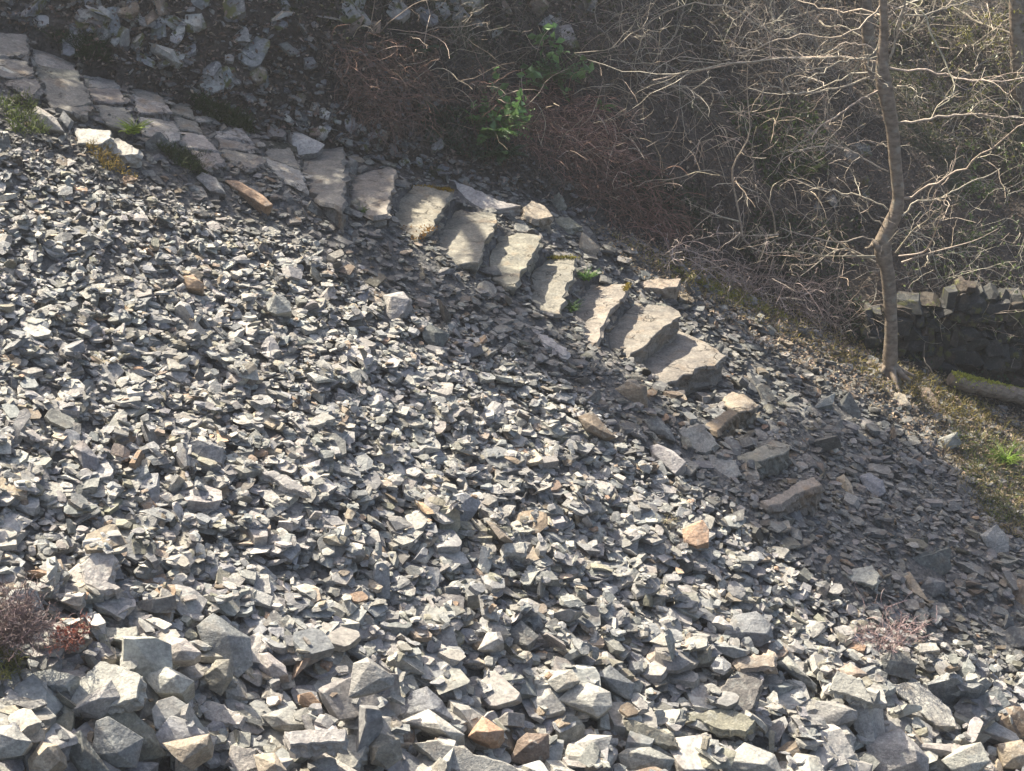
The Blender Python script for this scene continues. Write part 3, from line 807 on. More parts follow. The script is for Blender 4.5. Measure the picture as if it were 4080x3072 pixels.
 (10, 's', [(15, 1285), (120, 1290), (250, 1255), (380, 1290), (468, 1340), (410, 1412), (230, 1390), (90, 1330)], (-.05, -.4, .95), .09, .12, 'olive grey', "thin oval slab with a shadow lying across its top"),
 (10, 's', [(245, 1145), (300, 1068), (450, 1058), (515, 1085), (445, 1262), (340, 1275)], (0, -.6, .75), .2, .2, 'dull beige', "squarish pale block with a crack down one side"),
 (10, 'h', [(1285, 930), (1370, 862), (1525, 970), (1480, 1075), (1300, 1035)], (.1, -.8, .5), .04, .16, 'dark grey', "dark slate slab at the foot of the twiggy bush"),
 (10, 's', [(1345, 1105), (1530, 1085), (1620, 1170), (1725, 1250), (1775, 1372), (1640, 1362), (1420, 1172)], (-.1, -.55, .8), .14, .14, 'pale grey', "long pale weathered slab below the dark slate slab"),
 (10, 's', [(955, 1135), (1000, 1018), (1150, 1078), (1235, 1225), (1100, 1172)], (-.1, -.6, .75), .14, .16, 'pale grey', "pale leaning slab with a black gap underneath"),
 (10, 'h', [(815, 1345), (860, 1208), (1000, 1210), (1135, 1275), (1130, 1335), (960, 1385)], (-.1, -.6, .75), .1, .22, 'grey', "broad rounded grey boulder between the oval slab and the leaning slab"),
 (10, 'h', [(1180, 1500), (1300, 1420), (1410, 1385), (1520, 1490), (1600, 1580), (1590, 1700), (1240, 1700)], (0, -.65, .7), .15, .35, 'grey', "biggest mottled boulder on the bottom edge"),
 (10, 'h', [(1675, 1595), (1800, 1500), (1935, 1475), (1995, 1600), (1880, 1690), (1740, 1660)], (-.15, -.55, .75), .1, .25, 'pale grey', "sharp edged white boulder beside the biggest mottled boulder"),
 (10, 'h', [(235, 1620), (400, 1475), (600, 1555), (660, 1700), (280, 1700)], (-.1, -.6, .75), .12, .3, 'pale grey', "pale rounded boulder on the bottom edge near the oval slab"),
 (10, 's', [(2030, 790), (2120, 735), (2260, 730), (2260, 850), (2090, 865)], (.1, -.7, .6), .18, .18, 'dark grey', "dark blunt block cut by the photo edge below the gully"),
 (10, 'h', [(600, 965), (680, 915), (725, 985), (870, 1110), (860, 1150), (700, 1015)], (-.1, -.6, .7), .08, .18, 'grey', "long grey stone slanting beside a black gap"),
 (10, 's', [(348, 935), (480, 920), (590, 905), (598, 985), (480, 990), (370, 1005)], (-.1, -.5, .8), .12, .16, 'tan', "tan brick like stone below the big ribbed boulder"),
 (10, 'h', [(1005, 1005), (1085, 958), (1200, 1035), (1160, 1060), (1060, 1065)], (-.1, -.5, .85), .05, .14, 'tan', "small cream stone with a ridge, beside the dark slate slab"),
 (10, 'h', [(900, 1340), (1020, 1310), (1130, 1450), (1100, 1530), (1020, 1500)], (-.15, -.55, .75), .08, .22, 'pale grey', "wavy pale stone uphill of the biggest mottled boulder"),
 (10, 's', [(1530, 840), (1640, 838), (1665, 885), (1540, 895)], (-.1, -.45, .9), .14, .12, 'pale grey', "white topped brick like stone beside the twiggy bush"),
 (10, 'h', [(1880, 1420), (2000, 1330), (2160, 1420), (2220, 1500), (2050, 1470)], (-.1, -.55, .8), .08, .22, 'pale grey', "pale peaked stone behind the sharp edged white boulder"),
 (10, 'h', [(2040, 1490), (2200, 1460), (2260, 1560), (2220, 1660), (2080, 1640)], (.1, -.65, .7), .08, .28, 'tan', "tan boulder cut by the photo edge in the bottom corner"),
 # beside the upper path
 (1, 'h', [(-60, 420), (20, 430), (110, 480), (105, 520), (20, 540), (-60, 500)], (-.1, -.5, .8), .05, .14, 'pale grey', "pale sunlit stone cut by the photo edge beside the top of the path"),
 (1, 'h', [(135, 580), (160, 520), (235, 545), (245, 620), (190, 640)], (-.2, -.6, .7), .06, .14, 'pale grey', "sunlit rounded stone at the top of the path"),
 (1, 'h', [(140, 745), (240, 685), (360, 760), (415, 850), (330, 840), (230, 820)], (-.1, -.6, .7), .08, .14, 'pale grey', "stone with a sunlit patch, just below the sunlit rounded stone"),
 (1, 'h', [(385, 760), (410, 715), (480, 790), (450, 860), (400, 830)], (.1, -.75, .6), .04, .1, 'blue grey', "small blue stone propped up beside the sunlit patch"),
 (1, 's', [(480, 830), (600, 835), (715, 845), (715, 890), (640, 930), (510, 920)], (0, -.35, .95), .14, .16, 'pale grey', "flat pale slab below the path, touching the slab with the bright grass tuft"),
 (1, 's', [(680, 900), (760, 895), (895, 965), (890, 995), (760, 1005), (690, 985)], (0, -.35, .95), .16, .12, 'pale grey', "flat slab next to the bright grass tuft"),
 (1, 'h', [(1840, 860), (1930, 850), (2110, 935), (2060, 990), (1900, 1010), (1860, 930)], (0, -.5, .85), .1, .12, 'pale grey', "big loose slab lying across the end of the shaded path"),
 (1, 'h', [(1440, 1165), (1540, 1170), (1700, 1260), (1770, 1325), (1720, 1340), (1560, 1250)], (0, -.45, .9), .04, .14, 'rusty orange', "long reddish stone lying in the gravel below the path"),
 (1, 'h', [(1270, 1150), (1310, 1115), (1400, 1150), (1470, 1260), (1360, 1240)], (0, -.6, .75), .05, .12, 'blue grey', "blue grey stone at the end of the long reddish stone"),
 (2, 'h', [(1560, 1500), (1680, 1600), (1640, 1680), (1530, 1610)], (.2, -.7, .6), .04, .12, 'tan', "tan edged stone behind the narrow step"),
 (2, 's', [(1380, 1400), (1480, 1410), (1560, 1470), (1460, 1480), (1380, 1440)], (.05, -.4, .9), .08, .08, 'olive grey', "flat olive stone between the tan block and the grass tuft"),
 (7, 'h', [(1170, 130), (1250, 115), (1320, 170), (1310, 205), (1200, 200)], (-.1, -.5, .8), .05, .12, 'rusty orange', "small orange stone high on the scree"),
 (7, 'h', [(1720, 300), (1790, 240), (1880, 290), (1890, 350), (1790, 370), (1735, 350)], (-.1, -.6, .75), .08, .14, 'pale grey', "striped grey stone high on the scree"),
 (7, 's', [(1960, 1100), (2090, 1005), (2170, 1045), (2080, 1085)], (-.15, -.5, .85), .08, .14, 'pale grey', "white pointed slab standing out in the middle of the scree"),
 (7, 's', [(1190, 1210), (1280, 1190), (1440, 1240), (1435, 1330), (1290, 1300)], (.15, -.75, .55), .14, .14, 'blue grey', "blue grey block in the middle of the scree, darker than its neighbours"),
 (7, 'h', [(470, 1230), (540, 1185), (645, 1310), (630, 1385), (540, 1370)], (.1, -.7, .6), .06, .16, 'blue grey', "dark blue slab near the photo edge, tilted to the right"),
 (7, 's', [(1705, 1390), (1800, 1395), (1950, 1480), (1990, 1530), (1850, 1490)], (-.1, -.55, .8), .08, .14, 'pale grey', "smooth pale plate below the blue grey block of mid scree"),
]
# ------------------------------------------------------------------ ground sheet
def ground():
    xs = np.concatenate([np.linspace(-45, -11, 18)[:-1], np.arange(-11, 11, 0.06), np.linspace(11, 45, 18)])
    yv = np.concatenate([np.linspace(-12, 10, 16)[:-1], np.arange(10, 34, 0.06), np.linspace(34, 75, 20)])
    X, Y = np.meshgrid(xs, yv)
    Z = terr(X, Y)
    t = Y - yc(X)
    V = np.stack([X, Y, Z], -1).reshape(-1, 3)
    nx, ny = len(xs), len(yv)
    i = np.arange(nx - 1)[None, :] + np.arange(ny - 1)[:, None] * nx
    F = np.stack([i, i + 1, i + nx + 1, i + nx], -1).reshape(-1, 4)
    soil = np.array([.058, .046, .037]); grav = np.array([.105, .105, .105]); mossc = np.array([.05, .055, .022])
    w = np.clip((t + 0.35 + np.interp(X, [1.0, 2.0, 4.0], [0, .3, .6]) + 0.5 * fbm(X * 1.1, Y * 1.1, 41, 3)) / 0.6, 0, 1)[..., None]
    mo = np.clip((fbm(X * 0.9, Y * 0.9, 47, 4) - 0.22) * 6, 0, 1)[..., None] * w
    T = grav * (1 - w) + soil * w
    T = T * (1 - mo) + mossc * mo
    mb = MB(); mb.add(V, F, T.reshape(-1, 3))
    o = mb.build("ground", M_GROUND, smooth=True)
    return tag(o, "steep quarry slope of gravel and dark soil under the stones", "ground", kind="structure")
ground()

# ------------------------------------------------------------------ scree: stones dropped one by one onto a height grid
GX0, GX1, GY0, GY1, GC = -8.5, 8.5, 12.5, 27.0, 0.02
gxs = np.arange(GX0, GX1, GC); gys = np.arange(GY0, GY1, GC)
GXX, GYY = np.meshgrid(gxs, gys)
HG = terr(GXX, GYY)
OCC = np.zeros(HG.shape, bool)
STEPM = np.zeros(HG.shape, bool)
def mask_poly(P3, grow, M):
    c = P3[:, :2].mean(0); q_ = c + (P3[:, :2] - c) * grow
    m = (GXX > q_[:, 0].min()) & (GXX < q_[:, 0].max()) & (GYY > q_[:, 1].min()) & (GYY < q_[:, 1].max())
    jj, ii = np.where(m)
    if len(jj): M[jj, ii] |= in_poly(GXX[jj, ii], GYY[jj, ii], q_)
for P3 in step_polys: mask_poly(P3, 1.02, STEPM)

def inpx(px, poly):
    return in_poly(px[:, 0], px[:, 1], np.asarray(poly, float))
SCREE_TOP = [(-1200, 100), (-400, 400), (0, 560), (400, 740), (800, 850), (1200, 990), (1500, 1160), (1900, 1320), (2300, 1580), (2700, 1870), (3000, 2160), (3400, 2420), (4080, 2700), (5200, 3150)]
def scree_dist(px):
    """photo pixels below the upper edge of the scree (negative: on the gravel of the stairs)"""
    X = np.array([p[0] for p in SCREE_TOP], float); Y = np.array([p[1] for p in SCREE_TOP], float)
    return px[:, 1] - np.interp(px[:, 0], X, Y)

def batch(n, size_fn, keep_fn, region=(-7.8, 7.8, 12.8, 26.5)):
    x = rng.uniform(region[0], region[1], n); y = rng.uniform(region[2], region[3], n)
    px = project(np.stack([x, y, terr(x, y)], -1))
    k = keep_fn(x, y, px)
    x, y, px = x[k], y[k], px[k]
    return x, y, px, size_fn(x, y, px)

inframe = lambda px, m: (px[:, 0] > -m) & (px[:, 0] < 4080 + m) & (px[:, 1] > -m) & (px[:, 1] < 3072 + m)
def scree_size(x, y, px):
    d = scree_dist(px)
    v = px[:, 1]
    med = np.interp(v, [500, 1300, 2000, 2500, 2800, 3072, 3600], [.074, .092, .115, .14, .18, .22, .27])
    med = med * np.interp(d, [0, 120, 350], [.55, .85, 1.0])
    s = med * np.exp(rng.normal(size=len(x)) * 0.42)
    return np.clip(s, .03, np.minimum(.6, med * 2.2))
def scree_keep(x, y, px):
    d = scree_dist(px)
    far = ~inframe(px, 250)
    med = np.interp(px[:, 1], [1300, 2000, 2500, 2800, 3072, 3600], [1, .95, .7, .4, .3, .25])
    return (d > 40 * rng.normal(size=len(x))) & (rng.random(len(x)) < med) & inframe(px, 1100) & (~far | (rng.random(len(x)) < .35))
def grav_keep(x, y, px):
    d = scree_dist(px); t = y - yc(x)
    return (d < 120) & (t < np.interp(px[:, 0], [2200, 2700, 3200], [.12, -.1, -.3]) + 0.2 * rng.normal(size=len(x))) & inframe(px, 500)
def grav_size(x, y, px):
    return np.clip(.05 * np.exp(rng.normal(size=len(x)) * .5), .02, .19)

SETS = []
def shale_keep(x, y, px):
    t = y - yc(x)
    return (t > 0) & (t < .5 + .5 * rng.random(len(x))) & (px[:, 0] < 2100) & inframe(px, 300)
SETS.append(('g', batch(26000, grav_size, shale_keep, (-7.8, 2, 18, 27))))
SETS.append(('g', batch(60000, grav_size, grav_keep)))
SETS.append(('s', batch(52000, scree_size, scree_keep)))
def rubble_keep(x, y, px):
    d = scree_dist(px)
    return (d < 60) & (px[:, 0] > 1300) & (y - yc(x) < -.4) & inframe(px, 400)
SETS.append(('g', batch(5200, lambda x, y, px: np.clip(.105 * np.exp(rng.normal(size=len(x)) * .4), .06, .26), rubble_keep)))
small = lambda x, y, px: np.clip(scree_size(x, y, px) * .5, .03, .12)
SETS.append(('s', batch(46000, small, scree_keep)))

COLS = ['grey', 'blue grey', 'pale grey', 'dark grey', 'tan', 'rusty orange', 'olive grey', 'brown']
PS = np.array([.34, .27, .215, .06, .03, .008, .055, .022])
def rot_to(n, yaw, ti, ta):
    """rotation whose Z follows n, tilted by ti about the horizontal direction ta, turned by yaw"""
    z = Vector(n)
    q1 = Vector((0, 0, 1)).rotation_difference(z)
    q2 = Matrix.Rotation(ti, 3, Vector((math.cos(ta), math.sin(ta), 0)))
    return np.array(q1.to_matrix() @ q2 @ Matrix.Rotation(yaw, 3, 'Z'))

stones = []      # (x,y,z, R, size, proto, colour, pxarea, px)
def drop(kind, data):
    x, y, px, s = data
    N = len(x)
    nn = tnormal(x, y, .3)
    up = np.array([0, 0, 1.0])
    for i in range(N):
        ci = int((x[i] - GX0) / GC); cj = int((y[i] - GY0) / GC)
        if not (8 < ci < len(gxs) - 9 and 8 < cj < len(gys) - 9): continue
        SPX0 = px[i, 0]
        if STEPM[cj, ci] and (rng.random() > (.25 if SPX0 < 1250 else .16) or s[i] > .08): continue
        if OCC[cj, ci] and s[i] > .035: continue
        p = int(rng.integers(len(LOW)))
        if kind == 'g' and rng.random() < .55: p = int(rng.integers(11))
        k, V, F = LOW[p]
        n = unit(nn[i] * .40 + up * .60)
        ti = abs(rng.normal()) * (0.24 if kind == 'g' else 0.28)
        if rng.random() < .06: ti = rng.uniform(.7, 1.4)
        R = rot_to(n, rng.uniform(0, 6.283), ti, rng.uniform(0, 6.283))
        r = max(2, int(s[i] * .36 / GC))
        j0, j1, i0, i1 = cj - r, cj + r + 1, ci - r, ci + r + 1
        if j0 < 0 or i0 < 0 or j1 > len(gys) or i1 > len(gxs): continue
        H = HG[j0:j1, i0:i1]
        yy, xx = np.mgrid[-r:r + 1, -r:r + 1] * GC
        rr = (xx ** 2 + yy ** 2) <= (r * GC) ** 2
        zz = R[:, 2]
        if zz[2] < .25: pl = 0 * xx
        else: pl = -(zz[0] * xx + zz[1] * yy) / zz[2]
        th = np.ptp(V @ R[2] * s[i]) if zz[2] < .6 else np.ptp(V[:, 2]) * s[i]
        rel = (H - pl)[rr]
        zb = np.quantile(rel, .62)
        zc = zb + th * .36
        HG[j0:j1, i0:i1] = np.where(rr, np.maximum(H, zc + pl + th * .28), H)
        stones.append((x[i], y[i], zc, R, s[i], p, COLS[int(rng.choice(len(COLS), p=PS))], kind))
for kind, data in SETS: drop(kind, data)
print("stones", len(stones))

def pile(x, y):
    i = np.clip((np.asarray(x) - GX0) / GC, 0, len(gxs) - 2).astype(int); j = np.clip((np.asarray(y) - GY0) / GC, 0, len(gys) - 2).astype(int)
    return HG[j, i]
named_objs = []
named_px = []
for i, (k, typ, pts, nrm, th, lift, colr, lab) in enumerate(NAMED):
    px = cp(k, pts)
    c = hit_f([px.mean(0)], pile)[0]
    nrm = unit(nrm)
    foreg = k in (7, 8, 9, 10)
    p0 = c + np.array([0, 0, lift * (.95 if foreg else .75)])
    P3 = on_plane(px, p0, nrm)
    size = np.linalg.norm(np.ptp(P3, axis=0))
    if typ == 's':
        geo = slab_geo(P3, nrm, th, 500 + i, 0.012, 4, 0.02)
        nm = "stone_slab"; cat = "stone slab"
    else:
        geo = hull_geo(P3, nrm, min(th, size * .28), min(lift + .12, size * .5), 500 + i)
        nm = "boulder" if size > .45 else "loose_stone"; cat = "boulder" if size > .45 else "stone"
    o = add_rock(nm, geo, lab, cat, colr, M_ROCK, "single stones of the slope")
    named_objs.append((o, P3, size, foreg))
    named_px.append(px)

# the loose stones that lie where a singled-out stone lies make room for it
SP = np.array([s[:3] for s in stones]); SPX = project(SP); dist = np.linalg.norm(SP - CPOS, axis=1)
gone = np.zeros(len(SP), bool)
for px, (o, P3, size, fg) in zip(named_px, named_objs):
    c = px.mean(0); q_ = c + (px - c) * 1.05
    m = (SPX[:, 0] > q_[:, 0].min()) & (SPX[:, 0] < q_[:, 0].max()) & (SPX[:, 1] > q_[:, 1].min()) & (SPX[:, 1] < q_[:, 1].max())
    ii = np.where(m)[0]
    ii = ii[in_poly(SPX[ii, 0], SPX[ii, 1], q_)]
    d0 = np.linalg.norm(np.array(o.location) - CPOS)
    gone[ii[dist[ii] < d0 + size * .2]] = True
stones = [s for s, g in zip(stones, gone) if not g]
print("made room", gone.sum())
SP = np.array([s[:3] for s in stones]); SPX = project(SP)
dist = np.linalg.norm(SP - CPOS, axis=1)
apx = np.array([s[4] for s in stones]) * FPX / dist
vis = inframe(SPX, 15)
# hidden under later stones?
ci = ((SP[:, 0] - GX0) / GC).astype(int); cj = ((SP[:, 1] - GY0) / GC).astype(int)
buried = HG[np.clip(cj, 0, len(gys) - 1), np.clip(ci, 0, len(gxs) - 1)] - SP[:, 2]
sz = np.array([s[4] for s in stones])
score = np.where(vis & (buried < sz * .45) & (np.array([s[7] for s in stones]) == 's'), apx, 0)
N_IND = 300 - sum(1 for q_ in named_objs if q_[3])
ind = set(np.argsort(-score)[:N_IND].tolist())

mass = {}
for i, st in enumerate(stones):
    if i not in ind: mass.setdefault(('gravel' if st[7] == 'g' else 'scree', st[5]), []).append(i)
mbs = {'gravel': MB(), 'scree': MB()}
for (w, p), ids in mass.items():
    k, V, F = LOW[p]
    S = np.array([stones[i][4] for i in ids]); R = np.array([stones[i][3] for i in ids]); T = SP[ids]
    sv = rng.uniform(.8, 1.2, (len(ids), 1, 3)) * [1.15, .95, .9]
    Q = V[None] * S[:, None, None] * sv
    W = np.einsum('nij,nkj->nki', R, Q) + T[:, None, :]
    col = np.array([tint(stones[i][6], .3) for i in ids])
    if w == 'gravel': col = col * .56  # chips darker than the scree: the gully's shade put into their colour
    FF = (F[None] + (np.arange(len(ids)) * len(V))[:, None, None]).reshape(-1, 3)
    rest = Q + rng.uniform(0, 50, (len(ids), 1, 3))
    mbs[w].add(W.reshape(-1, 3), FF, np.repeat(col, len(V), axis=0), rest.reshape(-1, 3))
o = mbs['scree'].build("scree", M_STONE)
tag(o, "mass of small angular slate stones covering the open slope", "scree", kind="stuff")
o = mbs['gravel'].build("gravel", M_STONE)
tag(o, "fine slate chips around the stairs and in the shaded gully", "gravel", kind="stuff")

# the single scree stones
HMESH = {}
def frac(u, n):
    return min(n - 1, max(0, int(u * n)))
NTH = ["at the left edge", "one tenth across", "two tenths across", "three tenths across", "four tenths across", "halfway across",
       "six tenths across", "seven tenths across", "eight tenths across", "nine tenths across", "at the right edge"]
UPW = ["at the bottom edge", "just above the bottom edge", "a tenth of the way up", "three twentieths up", "a fifth of the way up", "a quarter of the way up", "three tenths up", "seven twentieths up",
       "two fifths up", "nine twentieths up", "halfway up", "eleven twentieths up", "three fifths up", "thirteen twentieths up", "seven tenths up"]
KW = {'slab': "flat slab", 'block': "blocky stone", 'wedge': "wedge shaped stone", 'splinter': "long splinter"}
used = {}
lst = sorted(ind, key=lambda i: -score[i])
for i in lst:
    x, y, z, R, s, p, colr, _ = stones[i]
    k, V, F = HI[p]
    if p not in HMESH:
        oo = mesh_of("scree_stone", V, F, V * .2, M_ROCK); HMESH[p] = oo.data; o = oo
    else:
        o = bpy.data.objects.new("scree_stone", HMESH[p]); COL.objects.link(o)
    M = Matrix(R.tolist()).to_4x4()
    M.translation = (x, y, z)
    o.matrix_world = M
    o.scale = tuple(s * rng.uniform(.85, 1.15, 3))
    o.color = (*tint(colr, .2), 1)
    u, v = SPX[i]
    tilt = math.degrees(math.acos(max(-1, min(1, R[2, 2]))))
    tw = "steeply tilted" if tilt > 45 else ("tilted" if tilt > 22 else "level")
    sw = "large" if apx[i] > np.quantile(apx[lst], .66) else ("middling" if apx[i] > np.quantile(apx[lst], .33) else "small")
    hw = NTH[int(round(min(1, max(0, u / 4080)) * 10))]
    vw = UPW[min(14, int(round(min(1, max(0, 1 - v / 3072)) * 20)))]
    for lab in (f"{colr} {KW[k]} {hw}, {vw}", f"{sw} {colr} {KW[k]} {hw}, {vw}", f"{sw} {tw} {colr} {KW[k]} {hw}, {vw}"):
        if lab not in used: break
    used[lab] = used.get(lab, 0) + 1
    tag(o, lab, "stone", "larger stones of the open scree")
dup_ = [l for l, c in used.items() if c > 1]
print("dup labels", len(dup_))

def surf(x, y):
    z = terr(x, y); x = np.asarray(x); y = np.asarray(y)
    m = (x > GX0 + .1) & (x < GX1 - .1) & (y > GY0 + .1) & (y < GY1 - .1)
    return np.where(m, np.maximum(z, pile(x, y)), z)
def hit(px): return hit_f(px, surf)
# ------------------------------------------------------------------ growth on the bank
def sample_px(poly, n):
    P = np.asarray(poly, float); out = np.zeros((0, 2))
    while len(out) < n:
        q_ = rng.uniform(P.min(0), P.max(0), (n * 2, 2))
        out = np.concatenate([out, q_[in_poly(q_[:, 0], q_[:, 1], P)]])
    return out[:n]

def wander(P0, D0, L, K, wig, grav=0.0, pull=None):
    """N curves of K points: start, direction, length, wiggle per step, droop"""
    N = len(P0); D = unit(D0); P = np.zeros((N, K, 3)); P[:, 0] = P0
    L = np.broadcast_to(L, (N,))
    st = (L / (K - 1))[:, None]
    for k in range(1, K):
        D = D + wig * rng.normal(size=(N, 3)); D[:, 2] -= grav
        if pull is not None: D = D + pull
        D = unit(D); P[:, k] = P[:, k - 1] + D * st
    return P

def taper(r0, r1, N, K):
    f = np.linspace(0, 1, K)[None, :]
    r0 = np.broadcast_to(np.asarray(r0, float), (N,))[:, None]; r1 = np.broadcast_to(np.asarray(r1, float), (N,))[:, None]
    return r0 * (1 - f) + r1 * f

def children(P, R, n, Lf, spread, K, wig, grav=0.0, lo=.25, hi=1.0, up=0.15):
    """n side twigs per curve, leaving it at random places"""
    N, KK, _ = P.shape
    idx = np.repeat(np.arange(N), n)
    f = rng.uniform(lo, hi, len(idx)) * (KK - 1)
    k = np.minimum(f.astype(int), KK - 2); w = (f - k)[:, None]
    P0 = P[idx, k] * (1 - w) + P[idx, k + 1] * w
    T = unit(P[idx, k + 1] - P[idx, k])
    D = unit(T * .8 + spread * unit(rng.normal(size=T.shape)) + np.array([0, 0, up]))
    ln = np.linalg.norm(np.diff(P, axis=1), axis=2).sum(1)[idx] * rng.uniform(Lf * .5, Lf * 1.3, len(idx))
    r = R[idx, k]
    C = wander(P0, D, ln, K, wig, grav)
    return C, taper(r * .62, np.maximum(r * .25, .0015), len(idx), K)

def tcol(base, n, j=.25): return np.clip(np.array(base) * rng.uniform(1 - j, 1 + j, (n, 1)) * rng.uniform(.95, 1.05, (n, 3)), 0.005, .9)
def add_strands(mb, P, R, base, j=.25, sides=3):
    V, F = strands(P, R, sides)
    mb.add(V, F, np.repeat(tcol(base, len(P), j), P.shape[1] * sides, axis=0))
def add_leaves(mb, C, D, L, W, base, j=.3, nrm=None):
    V, F = leaves(C, D, L, W, nrm)
    mb.add(V, F, np.repeat(tcol(base, len(C), j), 4, axis=0))

BANK = [(-500, -300), (4600, -300), (4600, 1850), (4080, 1640), (3700, 1470), (3300, 1290), (2700, 1020), (2200, 820), (1800, 700), (1400, 610), (900, 480), (500, 330), (60, 140), (-500, 0)]
# leaf litter and dead stems: nobody could count them
mb = MB()
px = sample_px(BANK, 26000)
P = hit(px) + rng.normal(size=(len(px), 3)) * .02 + [0, 0, .02]
for base, sl in (((.14, .10, .075), slice(0, 12000)), ((.105, .088, .077), slice(12000, 21000)), ((.26, .21, .165), slice(21000, 26000))):
    add_leaves(mb, P[sl], np.concatenate([rng.normal(size=(len(P[sl]), 2)), .5 * rng.normal(size=(len(P[sl]), 1))], 1), rng.uniform(.03, .085, len(P[sl])), rng.uniform(.01, .022, len(P[sl])), base, .4)
VERGE = [(2300, 860), (2750, 1010), (3300, 1280), (3700, 1470), (4200, 1700), (4200, 2100), (3900, 1950), (3500, 1640), (2950, 1330), (2550, 1100)]
P = hit(sample_px(VERGE, 6000)) + [0, 0, .02]
add_leaves(mb, P, np.concatenate([rng.normal(size=(6000, 2)), .4 * rng.normal(size=(6000, 1))], 1), rng.uniform(.025, .07, 6000), rng.uniform(.008, .018, 6000), (.30, .235, .17), .5)
tag(mb.build("leaf_litter", M_LITTER), "brown dead leaves lying over the dark bank", "leaf litter", kind="stuff")

mb = MB()
def dead(poly, n, base, L, r, droop=.10, up=.9, wig=.2):
    px = sample_px(poly, n)
    P0 = hit(px) + [0, 0, .01]
    N = len(P0)
    D = np.stack([.2 + rng.normal(size=N) * 1.0, -.4 + rng.normal(size=N) * .7, np.full(N, up) + rng.normal(size=N) * .4], 1)
    C = wander(P0, D, rng.uniform(L * .5, L * 1.4, N), 9, wig, droop)
    add_strands(mb, C, taper(r, r * .4, N, 9), base, .5)
dead([(1300, 180), (1660, 140), (1780, 430), (1500, 560), (1380, 420)], 700, (.20, .125, .095), .40, .0042, .20, .4, .26)
dead([(1860, 330), (2250, 360), (2500, 560), (2720, 900), (2600, 960), (2420, 880), (2150, 640), (1900, 520)], 1300, (.22, .13, .10), .5, .0048, .20, .4, .26)
dead([(2100, 360), (2420, 420), (2480, 640), (2250, 640)], 420, (.40, .25, .19), .42, .0055, .20, .4, .26)
dead([(1200, 150), (4200, 150), (4200, 1400), (3300, 1230), (2750, 960), (1900, 680), (1500, 560)], 4600, (.13, .105, .085), .34, .0038, .12, .6, .28)
dead([(1200, -200), (4400, -200), (4400, 700), (1900, 300)], 2600, (.16, .135, .105), .45, .0048, .12, .7, .28)
dead([(2650, 960), (3300, 1150), (3500, 1330), (3200, 1290), (2750, 1060)], 550, (.36, .28, .23), .34, .0048, .12, .5, .26)
dead([(1300, 100), (2700, 200), (3400, 700), (3300, 1200), (2700, 950), (1900, 500)], 260, (.42, .34, .26), .75, .0062, .10, .8, .2)
tag(mb.build("dead_bracken", M_DEAD), "tangle of reddish dead bracken and bramble stems on the bank", "dead bracken", kind="stuff")

# moss, ground ivy, grass: ground cover
mb = MB()
for poly, n, base in (([(2880, 420), (3250, 420), (3300, 700), (3050, 760)], 1500, (.05, .075, .02)), ([(3000, 850), (3450, 900), (3300, 1150), (2950, 1050)], 900, (.035, .055, .02)),
                      ([(2500, 700), (2800, 760), (2850, 950), (2600, 900)], 700, (.04, .055, .025)), ([(3600, 1330), (4200, 1420), (4200, 1640), (3800, 1520), (3620, 1440)], 1400, (.04, .07, .03)),
                      ([(3300, 1150), (3520, 1250), (3560, 1460), (3350, 1330)], 600, (.045, .065, .03)), ([(1650, 430), (1900, 470), (2080, 640), (1900, 660), (1700, 560)], 1100, (.035, .055, .03)),
                      ([(3500, 100), (4100, 50), (4100, 800), (3700, 600)], 1500, (.06, .075, .025)), ([(1000, 0), (2900, -50), (2900, 300), (1500, 250)], 1200, (.05, .055, .025))):
    P = hit(sample_px(poly, n)) + rng.normal(size=(n, 3)) * .03 + [0, 0, .05]
    add_leaves(mb, P, rng.normal(size=(n, 3)) + [0, 0, .5], rng.uniform(.03, .08, n), rng.uniform(.012, .028, n), base, .4)
tag(mb.build("ground_ivy", M_LEAF), "dark green ivy and moss creeping over the bank", "ground cover", kind="stuff")

mb = MB()
for poly, n, base, L in (([(770, 390), (980, 470), (1020, 540), (900, 500), (780, 440)], 900, (.06, .085, .03), .12), ([(180, 130), (420, 160), (450, 260), (280, 230)], 700, (.05, .075, .03), .10),
                         ([(620, 580), (840, 640), (820, 710), (700, 660)], 500, (.06, .085, .03), .10), ([(2420, 930), (2750, 1030), (3300, 1290), (3560, 1440), (3700, 1560), (3400, 1480), (2950, 1260), (2600, 1080)], 1900, (.36, .30, .10), .06), ([(3300, 1380), (3700, 1500), (4150, 1720), (4150, 1850), (3800, 1700), (3500, 1560)], 900, (.33, .28, .10), .08), ([(2600, 1040), (3000, 1180), (3200, 1300), (2900, 1200)], 900, (.30, .30, .05), .05),
                         ([(3780, 1700), (4150, 1800), (4150, 2120), (3950, 2080), (3850, 1900)], 900, (.16, .19, .05), .11), ([(3700, 1650), (4150, 1760), (4150, 2180), (3930, 2100), (3800, 1900)], 1300, (.30, .25, .12), .10), ([(3500, 1440), (3800, 1520), (4000, 1700), (3800, 1680), (3560, 1540)], 1000, (.26, .22, .07), .09),
                         ([(0, 430), (120, 400), (200, 560), (60, 560)], 400, (.16, .2, .05), .09), ([(330, 590), (420, 600), (560, 740), (420, 700)], 260, (.30, .22, .05), .06),
                         ([(0, 2600), (90, 2640), (80, 2740), (0, 2740)], 200, (.2, .2, .06), .08)):
    P0 = hit(sample_px(poly, n)); P0[:, 2] += .01
    if poly[0][0] in (0, 330): P0[:, 2] += .05
    D = np.stack([rng.normal(size=n) * .5, rng.normal(size=n) * .5 - .2, np.ones(n)], 1)
    C = wander(P0, D, rng.uniform(L * .5, L * 1.5, n), 5, .15, .18)
    add_strands(mb, C, taper(.0045, .001, n, 5), base, .35)
tag(mb.build("grass", M_GRASS), "short grass and yellowish moss along the verge and path", "grass", kind="stuff")

